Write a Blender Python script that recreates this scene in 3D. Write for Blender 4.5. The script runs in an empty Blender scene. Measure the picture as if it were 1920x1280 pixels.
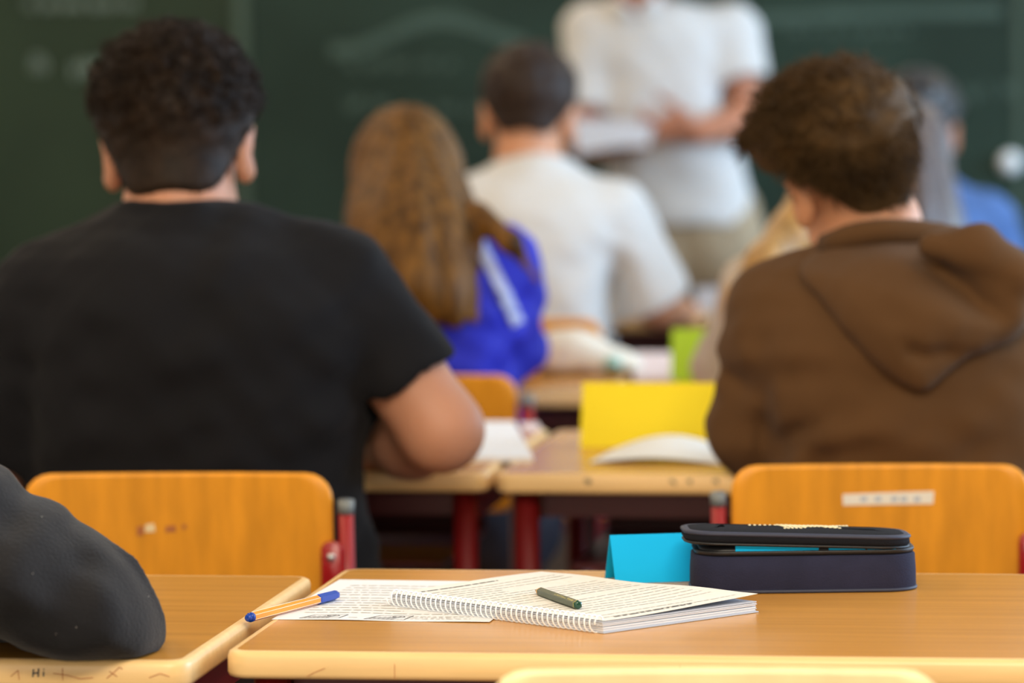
import bpy, math, random
import numpy as np
from mathutils import Vector, Matrix

random.seed(7)
RNG = np.random.default_rng(11)
SC = bpy.context.scene
COL = SC.collection
f32 = np.float32

# ------------------------------------------------------------------ camera
FPX = 8000.0
TH = math.atan(575.0 / FPX)
RO = 0.010
CZ = 1.31
C0 = Vector((0, 0, CZ))
_r0 = Vector((1, 0, 0)); _u0 = Vector((0, math.sin(TH), math.cos(TH)))
FWD = Vector((0, math.cos(TH), -math.sin(TH)))
RGT = math.cos(RO) * _r0 - math.sin(RO) * _u0
UPV = math.sin(RO) * _r0 + math.cos(RO) * _u0
cam = bpy.data.cameras.new('camera'); camo = bpy.data.objects.new('camera', cam); COL.objects.link(camo)
M = Matrix((RGT, UPV, -FWD)).transposed().to_4x4(); M.translation = C0
camo.matrix_world = M
cam.sensor_width = 36; cam.lens = 150; cam.clip_start = 0.1; cam.clip_end = 100
cam.dof.use_dof = True; cam.dof.focus_distance = 4.06; cam.dof.aperture_fstop = 4.0
SC.camera = camo
SC.view_settings.view_transform = 'Standard'; SC.view_settings.look = 'None'
SC.view_settings.exposure = 0.0; SC.view_settings.gamma = 1.0
SC.view_settings.use_curve_mapping = False
SC.cycles.use_denoising = True
SC.cycles.max_bounces = 7

PSI = math.radians(8.2)
UX = Vector((math.cos(PSI), -math.sin(PSI), 0)); VY = Vector((math.sin(PSI), math.cos(PSI), 0))
def room(u, v, z): return UX * u + VY * v + Vector((0, 0, z))
RROOM = Matrix((UX, VY, Vector((0, 0, 1)))).transposed()

# ------------------------------------------------------------------ world and lights
W = bpy.data.worlds.new('world'); SC.world = W; W.use_nodes = True
W.node_tree.nodes['Background'].inputs[0].default_value = (0.62, 0.78, 1.0, 1)
W.node_tree.nodes['Background'].inputs[1].default_value = 0.6
def area(name, u, v, z, aim, sx, sy, power, col):
    l = bpy.data.lights.new(name, 'AREA'); l.shape = 'RECTANGLE'; l.size = sx; l.size_y = sy
    l.energy = power; l.color = col
    o = bpy.data.objects.new(name, l); COL.objects.link(o)
    o.location = room(u, v, z)
    o.rotation_euler = (UX * aim[0] + VY * aim[1] + Vector((0, 0, aim[2]))).to_track_quat('-Z', 'Y').to_euler()
    o.visible_camera = True
    return o
COOL = (0.50, 0.73, 1.0); WARM = (1.0, 0.76, 0.48)
for vv in (5.6, 7.6, 9.6):
    area('window_daylight', 3.52, vv, 1.85, (-1, 0, -0.05), 1.85, 1.7, 125, COOL)
for vv in (1.0, 4.0, 7.0, 10.0):
    for uu in (-2.6, 0.9):
        area('ceiling_lamp_light', uu, vv, 3.05, (0, 0, -1), 0.35, 1.5, 30 if uu < 0 else 14, WARM)
area('rear_window_light', -0.6, -2.3, 1.75, (0.05, 1, -0.08), 4.2, 1.7, 95, (1.0, 0.90, 0.74))
area('rear_lamp_light', 0.0, 1.3, 2.85, (0.0, .72, -.69), 1.6, .4, 84, (1.0, 0.88, 0.70))

# ------------------------------------------------------------------ pixel helpers (measuring the photograph)
def ray(px, py):
    return FWD + RGT * ((px - 960) / FPX) + UPV * ((640 - py) / FPX)
def P(px, py, Y):
    d = ray(px, py); return C0 + d * (Y / d.y)
def Pz(px, py, z):
    d = ray(px, py); return C0 + d * ((z - CZ) / d.z)
def Pp(px, py, p0, n):
    d = ray(px, py); return C0 + d * ((p0 - C0).dot(n) / d.dot(n))

# ------------------------------------------------------------------ materials
def srgb(r, g, b):
    return tuple(((c / 255) / 12.92 if c / 255 <= 0.04045 else ((c / 255 + 0.055) / 1.055) ** 2.4) for c in (r, g, b)) + (1,)
MATS = {}
def mat(name, c, rough=0.6, spec=0.5, var=0.0, vscale=20.0, bump=0.0, bscale=60.0, metal=0.0, stretch=None, sheen=0.0, c2=None, sss=0.0, coat=0.0, trans=0.0):
    m = bpy.data.materials.new(name); m.use_nodes = True
    nt = m.node_tree; b = nt.nodes['Principled BSDF']
    b.inputs['Base Color'].default_value = c; b.inputs['Roughness'].default_value = rough
    b.inputs['Specular IOR Level'].default_value = spec; b.inputs['Metallic'].default_value = metal
    if sheen: b.inputs['Sheen Weight'].default_value = sheen; b.inputs['Sheen Roughness'].default_value = 0.5
    if sss:
        b.inputs['Subsurface Weight'].default_value = sss; b.inputs['Subsurface Radius'].default_value = (0.012, 0.005, 0.003); b.inputs['Subsurface Scale'].default_value = 1.0
    if coat: b.inputs['Coat Weight'].default_value = coat; b.inputs['Coat Roughness'].default_value = 0.12
    if trans: b.inputs['Transmission Weight'].default_value = trans
    tc = nt.nodes.new('ShaderNodeTexCoord'); mp = nt.nodes.new('ShaderNodeMapping')
    nt.links.new(tc.outputs['Object'], mp.inputs['Vector'])
    if stretch: mp.inputs['Scale'].default_value = stretch
    if var or c2:
        n = nt.nodes.new('ShaderNodeTexNoise'); n.inputs['Scale'].default_value = vscale; n.inputs['Detail'].default_value = 5
        nt.links.new(mp.outputs[0], n.inputs['Vector'])
        r = nt.nodes.new('ShaderNodeValToRGB')
        lo = tuple(x * (1 - var) for x in c[:3]) + (1,)
        hi = c2 if c2 else tuple(min(1, x * (1 + var)) for x in c[:3]) + (1,)
        r.color_ramp.elements[0].position = 0.32; r.color_ramp.elements[1].position = 0.68
        r.color_ramp.elements[0].color = lo; r.color_ramp.elements[1].color = hi
        nt.links.new(n.outputs['Fac'], r.inputs[0]); nt.links.new(r.outputs[0], b.inputs['Base Color'])
    if bump:
        n2 = nt.nodes.new('ShaderNodeTexNoise'); n2.inputs['Scale'].default_value = bscale; n2.inputs['Detail'].default_value = 3
        nt.links.new(mp.outputs[0], n2.inputs['Vector'])
        bp = nt.nodes.new('ShaderNodeBump'); bp.inputs['Strength'].default_value = bump; bp.inputs['Distance'].default_value = 0.002
        nt.links.new(n2.outputs['Fac'], bp.inputs['Height']); nt.links.new(bp.outputs[0], b.inputs['Normal'])
    MATS[name] = m
    return m
mat('desk_laminate', srgb(206, 146, 62), rough=0.25, spec=0.8, var=0.09, vscale=7, stretch=(0.45, 7, 7), bump=0.04, bscale=300)
mat('desk_edge', srgb(234, 196, 136), rough=0.38, var=0.06, vscale=14, stretch=(0.6, 6, 6))
mat('chair_ply', srgb(228, 152, 40), rough=0.36, spec=0.4, var=0.13, vscale=7, stretch=(7, 7, 0.9))
mat('chair_ply_overlit', srgb(250, 222, 170), rough=0.3, spec=0.5, var=0.08, vscale=6, stretch=(5, 5, 0.9))  # chair ply paled: strong light on the empty chair's back put into the colour
mat('chair_ply_pale', srgb(240, 216, 172), rough=0.5, var=0.06, vscale=7, stretch=(7, 7, 0.9))
mat('red_steel', srgb(150, 8, 16), rough=0.32, spec=0.5)
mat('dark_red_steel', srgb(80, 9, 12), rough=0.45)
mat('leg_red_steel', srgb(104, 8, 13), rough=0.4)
mat('grey_plastic', srgb(120, 124, 124), rough=0.5)
mat('steel', srgb(190, 190, 190), rough=0.3, metal=1.0)
mat('black_rubber', srgb(25, 25, 25), rough=0.7)
mat('skin', srgb(198, 140, 104), rough=0.5, spec=0.35, var=0.06, vscale=9, sss=0.12)
mat('skin_pale', srgb(188, 134, 106), rough=0.5, spec=0.35, var=0.07, vscale=9, sss=0.12)
mat('skin_tan', srgb(176, 116, 86), rough=0.5, spec=0.35, var=0.06, vscale=9, sss=0.1)
mat('hair_black_brown', srgb(36, 24, 14), rough=0.6, spec=0.2, var=0.35, vscale=40, bump=0.5, bscale=160)
mat('hair_brown', srgb(72, 52, 27), rough=0.65, spec=0.15, var=0.35, vscale=35, bump=0.5, bscale=160)
mat('hair_dark_short', srgb(42, 26, 14), rough=0.55, spec=0.3, var=0.3, vscale=60, bump=0.6, bscale=260)
mat('hair_auburn', srgb(74, 46, 12), rough=0.5, spec=0.22, var=0.5, c2=srgb(122, 82, 28), vscale=9, stretch=(9, 9, 0.6), bump=0.8, bscale=26)
mat('hair_blonde', srgb(168, 128, 70), rough=0.4, spec=0.5, var=0.35, vscale=9, stretch=(9, 9, 0.6), bump=0.8, bscale=26)
mat('hair_dark_long', srgb(72, 58, 56), rough=0.32, spec=0.7, var=0.4, vscale=9, stretch=(9, 9, 0.6), bump=0.8, bscale=26)
mat('hair_black', srgb(20, 19, 22), rough=0.4, spec=0.6, var=0.3, vscale=40, bump=0.5, bscale=160)
mat('tee_black', srgb(23, 23, 26), rough=0.9, spec=0.12, var=0.10, vscale=6, bump=0.2, bscale=500, sheen=0.03)
mat('hoodie_brown', srgb(88, 62, 38), rough=0.9, spec=0.12, var=0.06, vscale=7, bump=0.3, bscale=420, sheen=0.05)
mat('top_blue', srgb(38, 46, 190), rough=0.65, spec=0.3, var=0.12, vscale=9, bump=0.2, bscale=300)
mat('stripe_pale', srgb(176, 186, 226), rough=0.7)
mat('tee_white', srgb(206, 205, 202), rough=0.85, spec=0.2, var=0.02, vscale=6, bump=0.2, bscale=400)
mat('beige_knit', srgb(190, 176, 158), rough=0.9, var=0.06, vscale=20, bump=0.3, bscale=300)
mat('shirt_denim', srgb(66, 98, 150), rough=0.8, var=0.12, vscale=20, bump=0.2, bscale=400)
mat('top_dark', srgb(50, 50, 58), rough=0.85, var=0.1, vscale=20)
mat('trouser_beige', srgb(164, 146, 118), rough=0.85, var=0.05, vscale=10, bump=0.2, bscale=400)
mat('jeans_navy', srgb(26, 29, 44), rough=0.85, var=0.2, vscale=40, bump=0.2, bscale=500)
mat('shoe_dark', srgb(40, 38, 38), rough=0.6)
mat('eye_white', srgb(235, 232, 228), rough=0.2)
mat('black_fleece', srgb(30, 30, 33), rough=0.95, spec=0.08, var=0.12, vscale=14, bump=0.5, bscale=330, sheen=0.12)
mat('paper_white', srgb(230, 231, 233), rough=0.75, spec=0.2)
mat('paper_cream', srgb(228, 226, 219), rough=0.75, spec=0.2)
mat('paper_grey', srgb(186, 192, 204), rough=0.75)
mat('paper_pink', srgb(222, 206, 206), rough=0.8)
mat('ink_grey', srgb(206, 202, 194), rough=0.8)
mat('ink_dark', srgb(84, 82, 80), rough=0.8)
mat('ink_mid', srgb(196, 199, 205), rough=0.8)
mat('coil_white', srgb(236, 240, 244), rough=0.25, spec=0.5)
mat('card_blue', srgb(0, 172, 230), rough=0.7, spec=0.2)
mat('card_yellow', srgb(245, 218, 40), rough=0.7, spec=0.2)
mat('card_green', srgb(178, 220, 60), rough=0.7, spec=0.2)
mat('case_navy', srgb(36, 38, 60), rough=0.85, spec=0.2, var=0.15, vscale=25, bump=0.35, bscale=700)
mat('case_dark', srgb(22, 23, 29), rough=0.9, spec=0.15, bump=0.35, bscale=700)
mat('case_piping', srgb(44, 49, 70), rough=0.6)
mat('zip_black', srgb(18, 18, 22), rough=0.5)
mat('thread_cream', srgb(238, 228, 190), rough=0.6)
mat('pen_orange', srgb(236, 144, 0), rough=0.35)
mat('pen_white', srgb(250, 240, 225), rough=0.35)
mat('pen_blue', srgb(0, 58, 160), rough=0.3)
mat('pencil_green', srgb(44, 62, 38), rough=0.22, spec=0.6)
mat('pencil_cap', srgb(10, 62, 44), rough=0.15, spec=0.7)
mat('pencil_gold', srgb(186, 176, 84), rough=0.35)
mat('pencil_wood', srgb(200, 160, 110), rough=0.6)
mat('board_green', srgb(33, 51, 42), rough=0.6, spec=0.2, var=0.25, vscale=1.6, c2=srgb(42, 62, 52))
mat('board_green_wing', srgb(33, 48, 32), rough=0.55, spec=0.25, var=0.25, vscale=1.6, c2=srgb(40, 56, 38))
mat('chalk', srgb(108, 124, 114), rough=0.95)
mat('chalk_faint', srgb(70, 90, 80), rough=0.95)
mat('aluminium', srgb(64, 82, 70), rough=0.5, spec=0.3)
mat('white_plastic', srgb(235, 240, 242), rough=0.25)
mat('wall_paint', srgb(222, 214, 200), rough=0.9, var=0.02, vscale=3)
mat('wall_dark', srgb(60, 54, 50), rough=0.9, var=0.05, vscale=3)
mat('floor_lino', srgb(70, 58, 52), rough=0.5, var=0.12, vscale=6)
mat('ceiling_white', srgb(235, 232, 226), rough=0.9)
mat('pouch_white', srgb(222, 214, 198), rough=0.85, var=0.06, vscale=20, bump=0.3, bscale=200)
mat('pouch_orange', srgb(230, 150, 70), rough=0.8)
mat('pouch_teal', srgb(150, 190, 180), rough=0.8)
mat('sticker_white', srgb(240, 232, 220), rough=0.6)
mat('scuff', srgb(176, 104, 60), rough=0.7)
mat('necklace_silver', srgb(210, 205, 190), rough=0.3, metal=0.8)

# ------------------------------------------------------------------ object helpers
WL = {}
def _mesh(name, V, Fs, m, smooth):
    me = bpy.data.meshes.new(name)
    me.from_pydata([tuple(v) for v in V] if not isinstance(V, np.ndarray) else V, [], Fs if not isinstance(Fs, np.ndarray) else Fs.tolist())
    for mm in (m if isinstance(m, (list, tuple)) else [m]):
        me.materials.append(MATS[mm])
    if smooth: me.polygons.foreach_set('use_smooth', [True] * len(me.polygons))
    me.update()
    return me
def mk(name, V, Fs, m, parent=None, base=None, smooth=True):
    """V are world positions; the object sits at its base (top level) or shares its thing's frame (part)."""
    V = np.asarray([tuple(v) for v in V], dtype=float) if not isinstance(V, np.ndarray) else V.astype(float)
    off = np.array(WL[parent.name]) if parent is not None else np.array(base if base is not None else (0, 0, 0), dtype=float)
    o = bpy.data.objects.new(name, _mesh(name, V - off, Fs, m, smooth)); COL.objects.link(o)
    if parent is not None:
        o.parent = parent; WL[o.name] = tuple(off)
    else:
        o.location = off; WL[o.name] = tuple(off)
    return o
def lk(name, V, Fs, m, parent, smooth=True):
    """V in the parent's own frame."""
    o = bpy.data.objects.new(name, _mesh(name, V, Fs, m, smooth)); COL.objects.link(o); o.parent = parent
    return o
def tag(o, label, cat, group=None):
    o['label'] = label; o['category'] = cat
    if group: o['group'] = group
    return o
def empty(name, loc, rz, label, cat, group=None):
    o = bpy.data.objects.new(name, None); COL.objects.link(o); o.location = loc; o.rotation_euler = (0, 0, rz)
    o.empty_display_size = 0.1
    WL[o.name] = tuple(loc)
    return tag(o, label, cat, group)
def struct(o): o['kind'] = 'structure'; return o
def dup(root, loc, rz, label):
    r = root.copy(); COL.objects.link(r); r.location = loc; r.rotation_euler = (0, 0, rz); r['label'] = label
    for ch in list(root.children):
        c = ch.copy(); COL.objects.link(c); c.parent = r
        for g in list(ch.children):
            d = g.copy(); COL.objects.link(d); d.parent = c
    return r

class MB:
    def __init__(s): s.v = []; s.f = []; s.mi = []
    def add(s, V, Fs, mi=0):
        n = len(s.v); s.v += [tuple(v) for v in V]; s.f += [tuple(i + n for i in f) for f in Fs]; s.mi += [mi] * len(Fs)
    def box(s, c, h, R=None, mi=0, bev=0.0):
        c = Vector(c); V = []
        if bev <= 0:
            for x in (-1, 1):
                for y in (-1, 1):
                    for z in (-1, 1):
                        q = Vector((x * h[0], y * h[1], z * h[2])); V.append(c + (R @ q if R else q))
            s.add(V, [(0, 1, 3, 2), (4, 6, 7, 5), (0, 4, 5, 1), (2, 3, 7, 6), (0, 2, 6, 4), (1, 5, 7, 3)], mi)
        else:
            lv = [(-h[2], bev), (-h[2] + bev, 0), (h[2] - bev, 0), (h[2], bev)]
            out = rrect(h[0], h[1], bev * 1.5, 3)
            V2, F2 = loft_outline(out, lv)
            s.add([c + (R @ Vector(v) if R else Vector(v)) for v in V2], F2, mi)
    def tube(s, pts, r, n=10, mi=0, r2=None):
        V, Fs = tube(pts, r, n, r2); s.add(V, Fs, mi)
    def obj(s, name, m, parent=None, base=None, local=False, smooth=True):
        if local: o = lk(name, s.v, s.f, m, parent, smooth)
        else: o = mk(name, s.v, s.f, m, parent, base, smooth)
        if any(s.mi): o.data.polygons.foreach_set('material_index', s.mi)
        return o
def rrect(hx, hy, r, n=6):
    out = []
    for cx, cy, a0 in ((hx - r, hy - r, 0), (-hx + r, hy - r, 90), (-hx + r, -hy + r, 180), (hx - r, -hy + r, 270)):
        for i in range(n + 1):
            a = math.radians(a0 + 90 * i / n); out.append((cx + r * math.cos(a), cy + r * math.sin(a)))
    return out
def inset(out, d):
    n = len(out); res = []
    for i in range(n):
        a = Vector(out[i - 1]); b = Vector(out[i]); c = Vector(out[(i + 1) % n])
        e = (c - a).normalized() if (c - a).length > 1e-9 else Vector((1, 0))
        nn = Vector((-e.y, e.x)); res.append((b.x + nn.x * d, b.y + nn.y * d))
    return res
def loft_outline(out, levels, caps=True):
    V = []; Fs = []; n = len(out)
    for z, d in levels:
        for x, y in (inset(out, d) if d else out): V.append((x, y, z))
    for k in range(len(levels) - 1):
        for i in range(n):
            j = (i + 1) % n; Fs.append((k * n + i, k * n + j, (k + 1) * n + j, (k + 1) * n + i))
    if caps:
        Fs.append(tuple(range(n - 1, -1, -1))); Fs.append(tuple((len(levels) - 1) * n + i for i in range(n)))
    return V, Fs
def tube(pts, r, n=10, r2=None):
    pts = [Vector(p) for p in pts]; V = []; Fs = []; m = len(pts)
    t0 = (pts[1] - pts[0]).normalized(); ref = Vector((0, 0, 1)) if abs(t0.z) < 0.9 else Vector((1, 0, 0))
    nx = t0.cross(ref).normalized()
    for i, p in enumerate(pts):
        t = ((pts[min(i + 1, m - 1)] - pts[i]).normalized() + (pts[i] - pts[max(i - 1, 0)]).normalized())
        t = t.normalized() if t.length > 1e-9 else t0
        nx = (nx - t * nx.dot(t)).normalized(); ny = t.cross(nx)
        rr = r if r2 is None else r + (r2 - r) * i / (m - 1)
        for k in range(n):
            a = 2 * math.pi * k / n; V.append(p + nx * (rr * math.cos(a)) + ny * (rr * math.sin(a)))
    for i in range(m - 1):
        for k in range(n):
            j = (k + 1) % n; Fs.append((i * n + k, i * n + j, (i + 1) * n + j, (i + 1) * n + k))
    Fs.append(tuple(range(n - 1, -1, -1))); Fs.append(tuple((m - 1) * n + k for k in range(n)))
    return V, Fs
def bend(pts, r=0.04, n=5):
    """round the inner corners of a polyline"""
    pts = [Vector(p) for p in pts]; out = [pts[0]]
    for i in range(1, len(pts) - 1):
        a = (pts[i - 1] - pts[i]); b = (pts[i + 1] - pts[i]); rr = min(r, a.length * 0.45, b.length * 0.45)
        p0 = pts[i] + a.normalized() * rr; p1 = pts[i] + b.normalized() * rr
        for k in range(n + 1):
            t = k / n; out.append(p0 * (1 - t) ** 2 + pts[i] * 2 * t * (1 - t) + p1 * t * t)
    out.append(pts[-1]); return out
def ball(c, r, nu=12, nv=8, R=None):
    c = Vector(c); r = (r, r, r) if not isinstance(r, (tuple, list)) else r; V = []; Fs = []
    for i in range(nv + 1):
        a = math.pi * i / nv
        for j in range(nu):
            b = 2 * math.pi * j / nu
            q = Vector((r[0] * math.sin(a) * math.cos(b), r[1] * math.sin(a) * math.sin(b), r[2] * math.cos(a)))
            V.append(c + (R @ q if R else q))
    for i in range(nv):
        for j in range(nu):
            k = (j + 1) % nu; Fs.append((i * nu + j, (i + 1) * nu + j, (i + 1) * nu + k, i * nu + k))
    return V, Fs

# ------------------------------------------------------------------ distance fields -> smooth meshes
FAR = 0.06
def smin(a, b, k):
    if k <= 0: return np.minimum(a, b)
    h = np.maximum(k - np.abs(a - b), 0); return np.minimum(a, b) - h * h / (4 * k)
def smax(a, b, k): return -smin(-a, -b, k)
def wn(x, y, z, wl, seed, n=7):
    r = np.random.default_rng(seed); s = 0
    for i in range(n):
        d = r.normal(size=3); d /= np.linalg.norm(d); w = 2 * math.pi / (wl * r.uniform(0.7, 1.5))
        s = s + np.sin((d[0] * x + d[1] * y + d[2] * z) * w + r.uniform(0, 6.28))
    return s / math.sqrt(n)
class Fld:
    def __init__(s, lo, hi, res):
        s.lo = np.array(lo, float); s.res = res
        s.n = np.ceil((np.array(hi, float) - s.lo) / res).astype(int) + 1
        s.ax = [(s.lo[i] + res * np.arange(s.n[i])).astype(f32) for i in range(3)]
        s.F = np.full(s.n, FAR, f32)
    def sub(s, lo, hi, pad=FAR):
        a = np.clip(np.floor((np.array(lo) - pad - s.lo) / s.res).astype(int), 0, s.n)
        b = np.clip(np.ceil((np.array(hi) + pad - s.lo) / s.res).astype(int) + 1, 0, s.n)
        sl = tuple(slice(a[i], b[i]) for i in range(3))
        return sl, s.ax[0][sl[0]][:, None, None], s.ax[1][sl[1]][None, :, None], s.ax[2][sl[2]][None, None, :]
    def put(s, sl, d, k): s.F[sl] = smin(s.F[sl], np.minimum(d, FAR), k)
    def cut(s, sl, d, k): s.F[sl] = smax(s.F[sl], -d, k)
    def cone_d(s, a, b, ra, rb, x, y, z):
        a = np.array(a, float); ba = np.array(b, float) - a; L = max(ba @ ba, 1e-9)
        t = np.clip(((x - a[0]) * ba[0] + (y - a[1]) * ba[1] + (z - a[2]) * ba[2]) / L, 0, 1)
        return np.sqrt((x - a[0] - t * ba[0]) ** 2 + (y - a[1] - t * ba[1]) ** 2 + (z - a[2] - t * ba[2]) ** 2) - (ra + (rb - ra) * t), t
    def cone(s, a, b, ra, rb=None, k=0.02, sub=False, end=None):
        rb = ra if rb is None else rb; r = max(ra, rb); a = np.array(a, float); b = np.array(b, float)
        sl, x, y, z = s.sub(np.minimum(a, b) - r, np.maximum(a, b) + r)
        d, t = s.cone_d(a, b, ra, rb, x, y, z)
        if end is not None:      # flat cut at fraction `end`
            n = (b - a) / np.linalg.norm(b - a); e = a + (b - a) * end
            d = smax(d, (x - e[0]) * n[0] + (y - e[1]) * n[1] + (z - e[2]) * n[2], 0.008)
        (s.cut if sub else s.put)(sl, d, k)
    def ell(s, c, r, R=None, k=0.02, sub=False):
        c = np.array(c, float); m = max(r); sl, x, y, z = s.sub(c - m, c + m)
        d = ell_d(x - c[0], y - c[1], z - c[2], r, R)
        (s.cut if sub else s.put)(sl, d, k)
    def near(s, w=0.03):
        I = np.nonzero(np.abs(s.F) < w); return I, s.ax[0][I[0]], s.ax[1][I[1]], s.ax[2][I[2]]
    def noise(s, amp, wl, seed, fn=None):
        I, x, y, z = s.near(); a = amp * wn(x, y, z, wl, seed)
        if fn is not None: a = a * fn(x, y, z)
        s.F[I] += a.astype(f32)
    def fold(s, p, q, amp, w, ycut=None):
        """ridge (amp > 0) or crease (amp < 0) along p-q seen from behind"""
        I, x, y, z = s.near(); p = Vector(p); q = Vector(q); ex = q.x - p.x; ez = q.z - p.z; L = max(ex * ex + ez * ez, 1e-9)
        t = np.clip(((x - p.x) * ex + (z - p.z) * ez) / L, 0, 1)
        d2 = (x - p.x - t * ex) ** 2 + (z - p.z - t * ez) ** 2
        a = amp * np.exp(-d2 / (w * w)) * (0.35 + 0.65 * np.sin(np.pi * np.clip(t, 0.08, 0.92)))
        if ycut is not None: a = a * (y < ycut)
        s.F[I] -= a.astype(f32)
    def mesh(s): return surfnet(s.F, s.lo, s.res)
def ell_d(x, y, z, r, R=None):
    if R is not None:
        R = np.array(R)
        x, y, z = (R[0, 0] * x + R[1, 0] * y + R[2, 0] * z, R[0, 1] * x + R[1, 1] * y + R[2, 1] * z, R[0, 2] * x + R[1, 2] * y + R[2, 2] * z)
    k0 = np.sqrt((x / r[0]) ** 2 + (y / r[1]) ** 2 + (z / r[2]) ** 2)
    k1 = np.sqrt((x / r[0] ** 2) ** 2 + (y / r[1] ** 2) ** 2 + (z / r[2] ** 2) ** 2) + 1e-6
    return k0 * (k0 - 1) / k1
def surfnet(F, lo, res):
    F = F.copy()
    for ax in range(3):
        sl = [slice(None)] * 3
        for e in (0, -1): sl[ax] = e; F[tuple(sl)] = np.maximum(F[tuple(sl)], 0.001)
    S = F < 0; n = F.shape
    c = np.zeros([k - 1 for k in n], np.uint8)
    offs = [(i, j, k) for i in (0, 1) for j in (0, 1) for k in (0, 1)]
    for o in offs: c += S[o[0]:n[0] - 1 + o[0], o[1]:n[1] - 1 + o[1], o[2]:n[2] - 1 + o[2]]
    act = (c > 0) & (c < 8); I = np.argwhere(act)
    vals = [F[I[:, 0] + o[0], I[:, 1] + o[1], I[:, 2] + o[2]] for o in offs]
    pos = np.zeros((len(I), 3)); cnt = np.zeros(len(I))
    for a in range(8):
        for b in range(a + 1, 8):
            oa = np.array(offs[a]); ob = np.array(offs[b])
            if np.abs(oa - ob).sum() != 1: continue
            va, vb = vals[a], vals[b]; m = (va < 0) != (vb < 0)
            t = np.where(m, va / np.where(m, va - vb, 1), 0)
            pos += (oa[None] + t[:, None] * (ob - oa)[None]) * m[:, None]; cnt += m
    V = (I + pos / cnt[:, None]) * res + np.array(lo)
    idx = np.full(act.shape, -1, np.int64); idx[act] = np.arange(len(I))
    quads = []
    for ax in range(3):
        b, d = [(1, 2), (2, 0), (0, 1)][ax]
        s0 = [slice(None)] * 3; s1 = [slice(None)] * 3; s0[ax] = slice(0, -1); s1[ax] = slice(1, None)
        E = np.argwhere(S[tuple(s0)] != S[tuple(s1)])
        E = E[(E[:, b] > 0) & (E[:, d] > 0) & (E[:, b] < n[b] - 1) & (E[:, d] < n[d] - 1)]
        ins = S[E[:, 0], E[:, 1], E[:, 2]]
        def cell(ob, od):
            q = E.copy(); q[:, b] += ob; q[:, d] += od; return idx[q[:, 0], q[:, 1], q[:, 2]]
        q = np.stack([cell(-1, -1), cell(0, -1), cell(0, 0), cell(-1, 0)], 1)
        q[~ins] = q[~ins][:, ::-1]
        quads.append(q)
    return V, np.concatenate(quads)
def relax(V, Q, it=2, f=.5):
    E = np.concatenate([Q[:, [0, 1]], Q[:, [1, 2]], Q[:, [2, 3]], Q[:, [3, 0]]]); E = np.concatenate([E, E[:, ::-1]])
    c = np.bincount(E[:, 0], minlength=len(V))[:, None] + 1e-9
    for _ in range(it):
        a = np.stack([np.bincount(E[:, 0], V[E[:, 1], k], minlength=len(V)) for k in range(3)], 1)
        V = V + f * (a / c - V)
    return V
def poly_sd(x, z, poly):
    """signed distance to a polygon on a 2-D grid (x column, z row)"""
    d = np.full(np.broadcast(x, z).shape, 1e9, f32); sg = np.ones_like(d); n = len(poly)
    for i in range(n):
        ax_, az = poly[i]; bx, bz = poly[i - 1]
        ex, ez = bx - ax_, bz - az; wx, wz = x - ax_, z - az
        t = np.clip((wx * ex + wz * ez) / (ex * ex + ez * ez + 1e-12), 0, 1)
        d = np.minimum(d, (wx - ex * t) ** 2 + (wz - ez * t) ** 2)
        c1 = z >= az; c2 = z < bz; c3 = ex * wz > ez * wx
        fl = (c1 & c2 & c3) | (~c1 & ~c2 & ~c3); sg = np.where(fl, -sg, sg)
    return sg * np.sqrt(d)
def smooth_closed(pts, n=5):
    """Catmull-Rom through a closed list of 2-D points"""
    out = []; m = len(pts)
    for i in range(m):
        p0, p1, p2, p3 = (Vector(pts[(i + k - 1) % m]) for k in range(4))
        for j in range(n):
            t = j / n
            out.append(tuple(0.5 * ((2 * p1) + (p2 - p0) * t + (2 * p0 - 5 * p1 + 4 * p2 - p3) * t * t + (3 * p1 - p0 - 3 * p2 + p3) * t ** 3)))
    return out

# ------------------------------------------------------------------ people
def rot(yaw=0, pitch=0, roll=0):
    return np.array(Matrix.Rotation(math.radians(yaw), 3, 'Z') @ Matrix.Rotation(math.radians(roll), 3, 'Y') @ Matrix.Rotation(math.radians(pitch), 3, 'X'))
def head_local(x, y, z, k=0.02):
    d = ell_d(x, y + .012, z - .035, (.074, .094, .086))
    d = smin(d, ell_d(x, y - .028, z + .03, (.060, .064, .084)), 0.03)
    for sx in (-1, 1):
        d = smin(d, np.sqrt((x - sx * .034) ** 2 + (y - .03) ** 2 + (z + .07) ** 2) - .027, 0.03)
    d = smin(d, np.sqrt(x ** 2 + (y - .068) ** 2 + (z + .097) ** 2) - .021, 0.03)                 # chin
    d = smin(d, ell_d(x, y - .083, z - .027, (.05, .014, .009)), 0.015)                            # brow
    for t in np.linspace(0, 1, 5):
        d = smin(d, np.sqrt(x ** 2 + (y - .088 - .021 * t) ** 2 + (z - .012 + .042 * t) ** 2) - (.008 + .005 * t), 0.008)   # nose
    for sx in (-1, 1):
        d = smin(d, np.sqrt((x - sx * .011) ** 2 + (y - .098) ** 2 + (z + .034) ** 2) - .008, 0.006)
        d = smax(d, -(ell_d(x - sx * .031, y - .096, z - .007, (.015, .014, .0085))), 0.008)   # eye sockets
    d = smin(d, ell_d(x, y - .089, z + .060, (.024, .009, .006)), 0.006)
    d = smin(d, ell_d(x, y - .088, z + .071, (.021, .009, .006)), 0.006)
    d = smax(d, -(ell_d(x, y - .1, z + .0655, (.026, .012, .0030))), 0.003)
    return d
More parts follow.
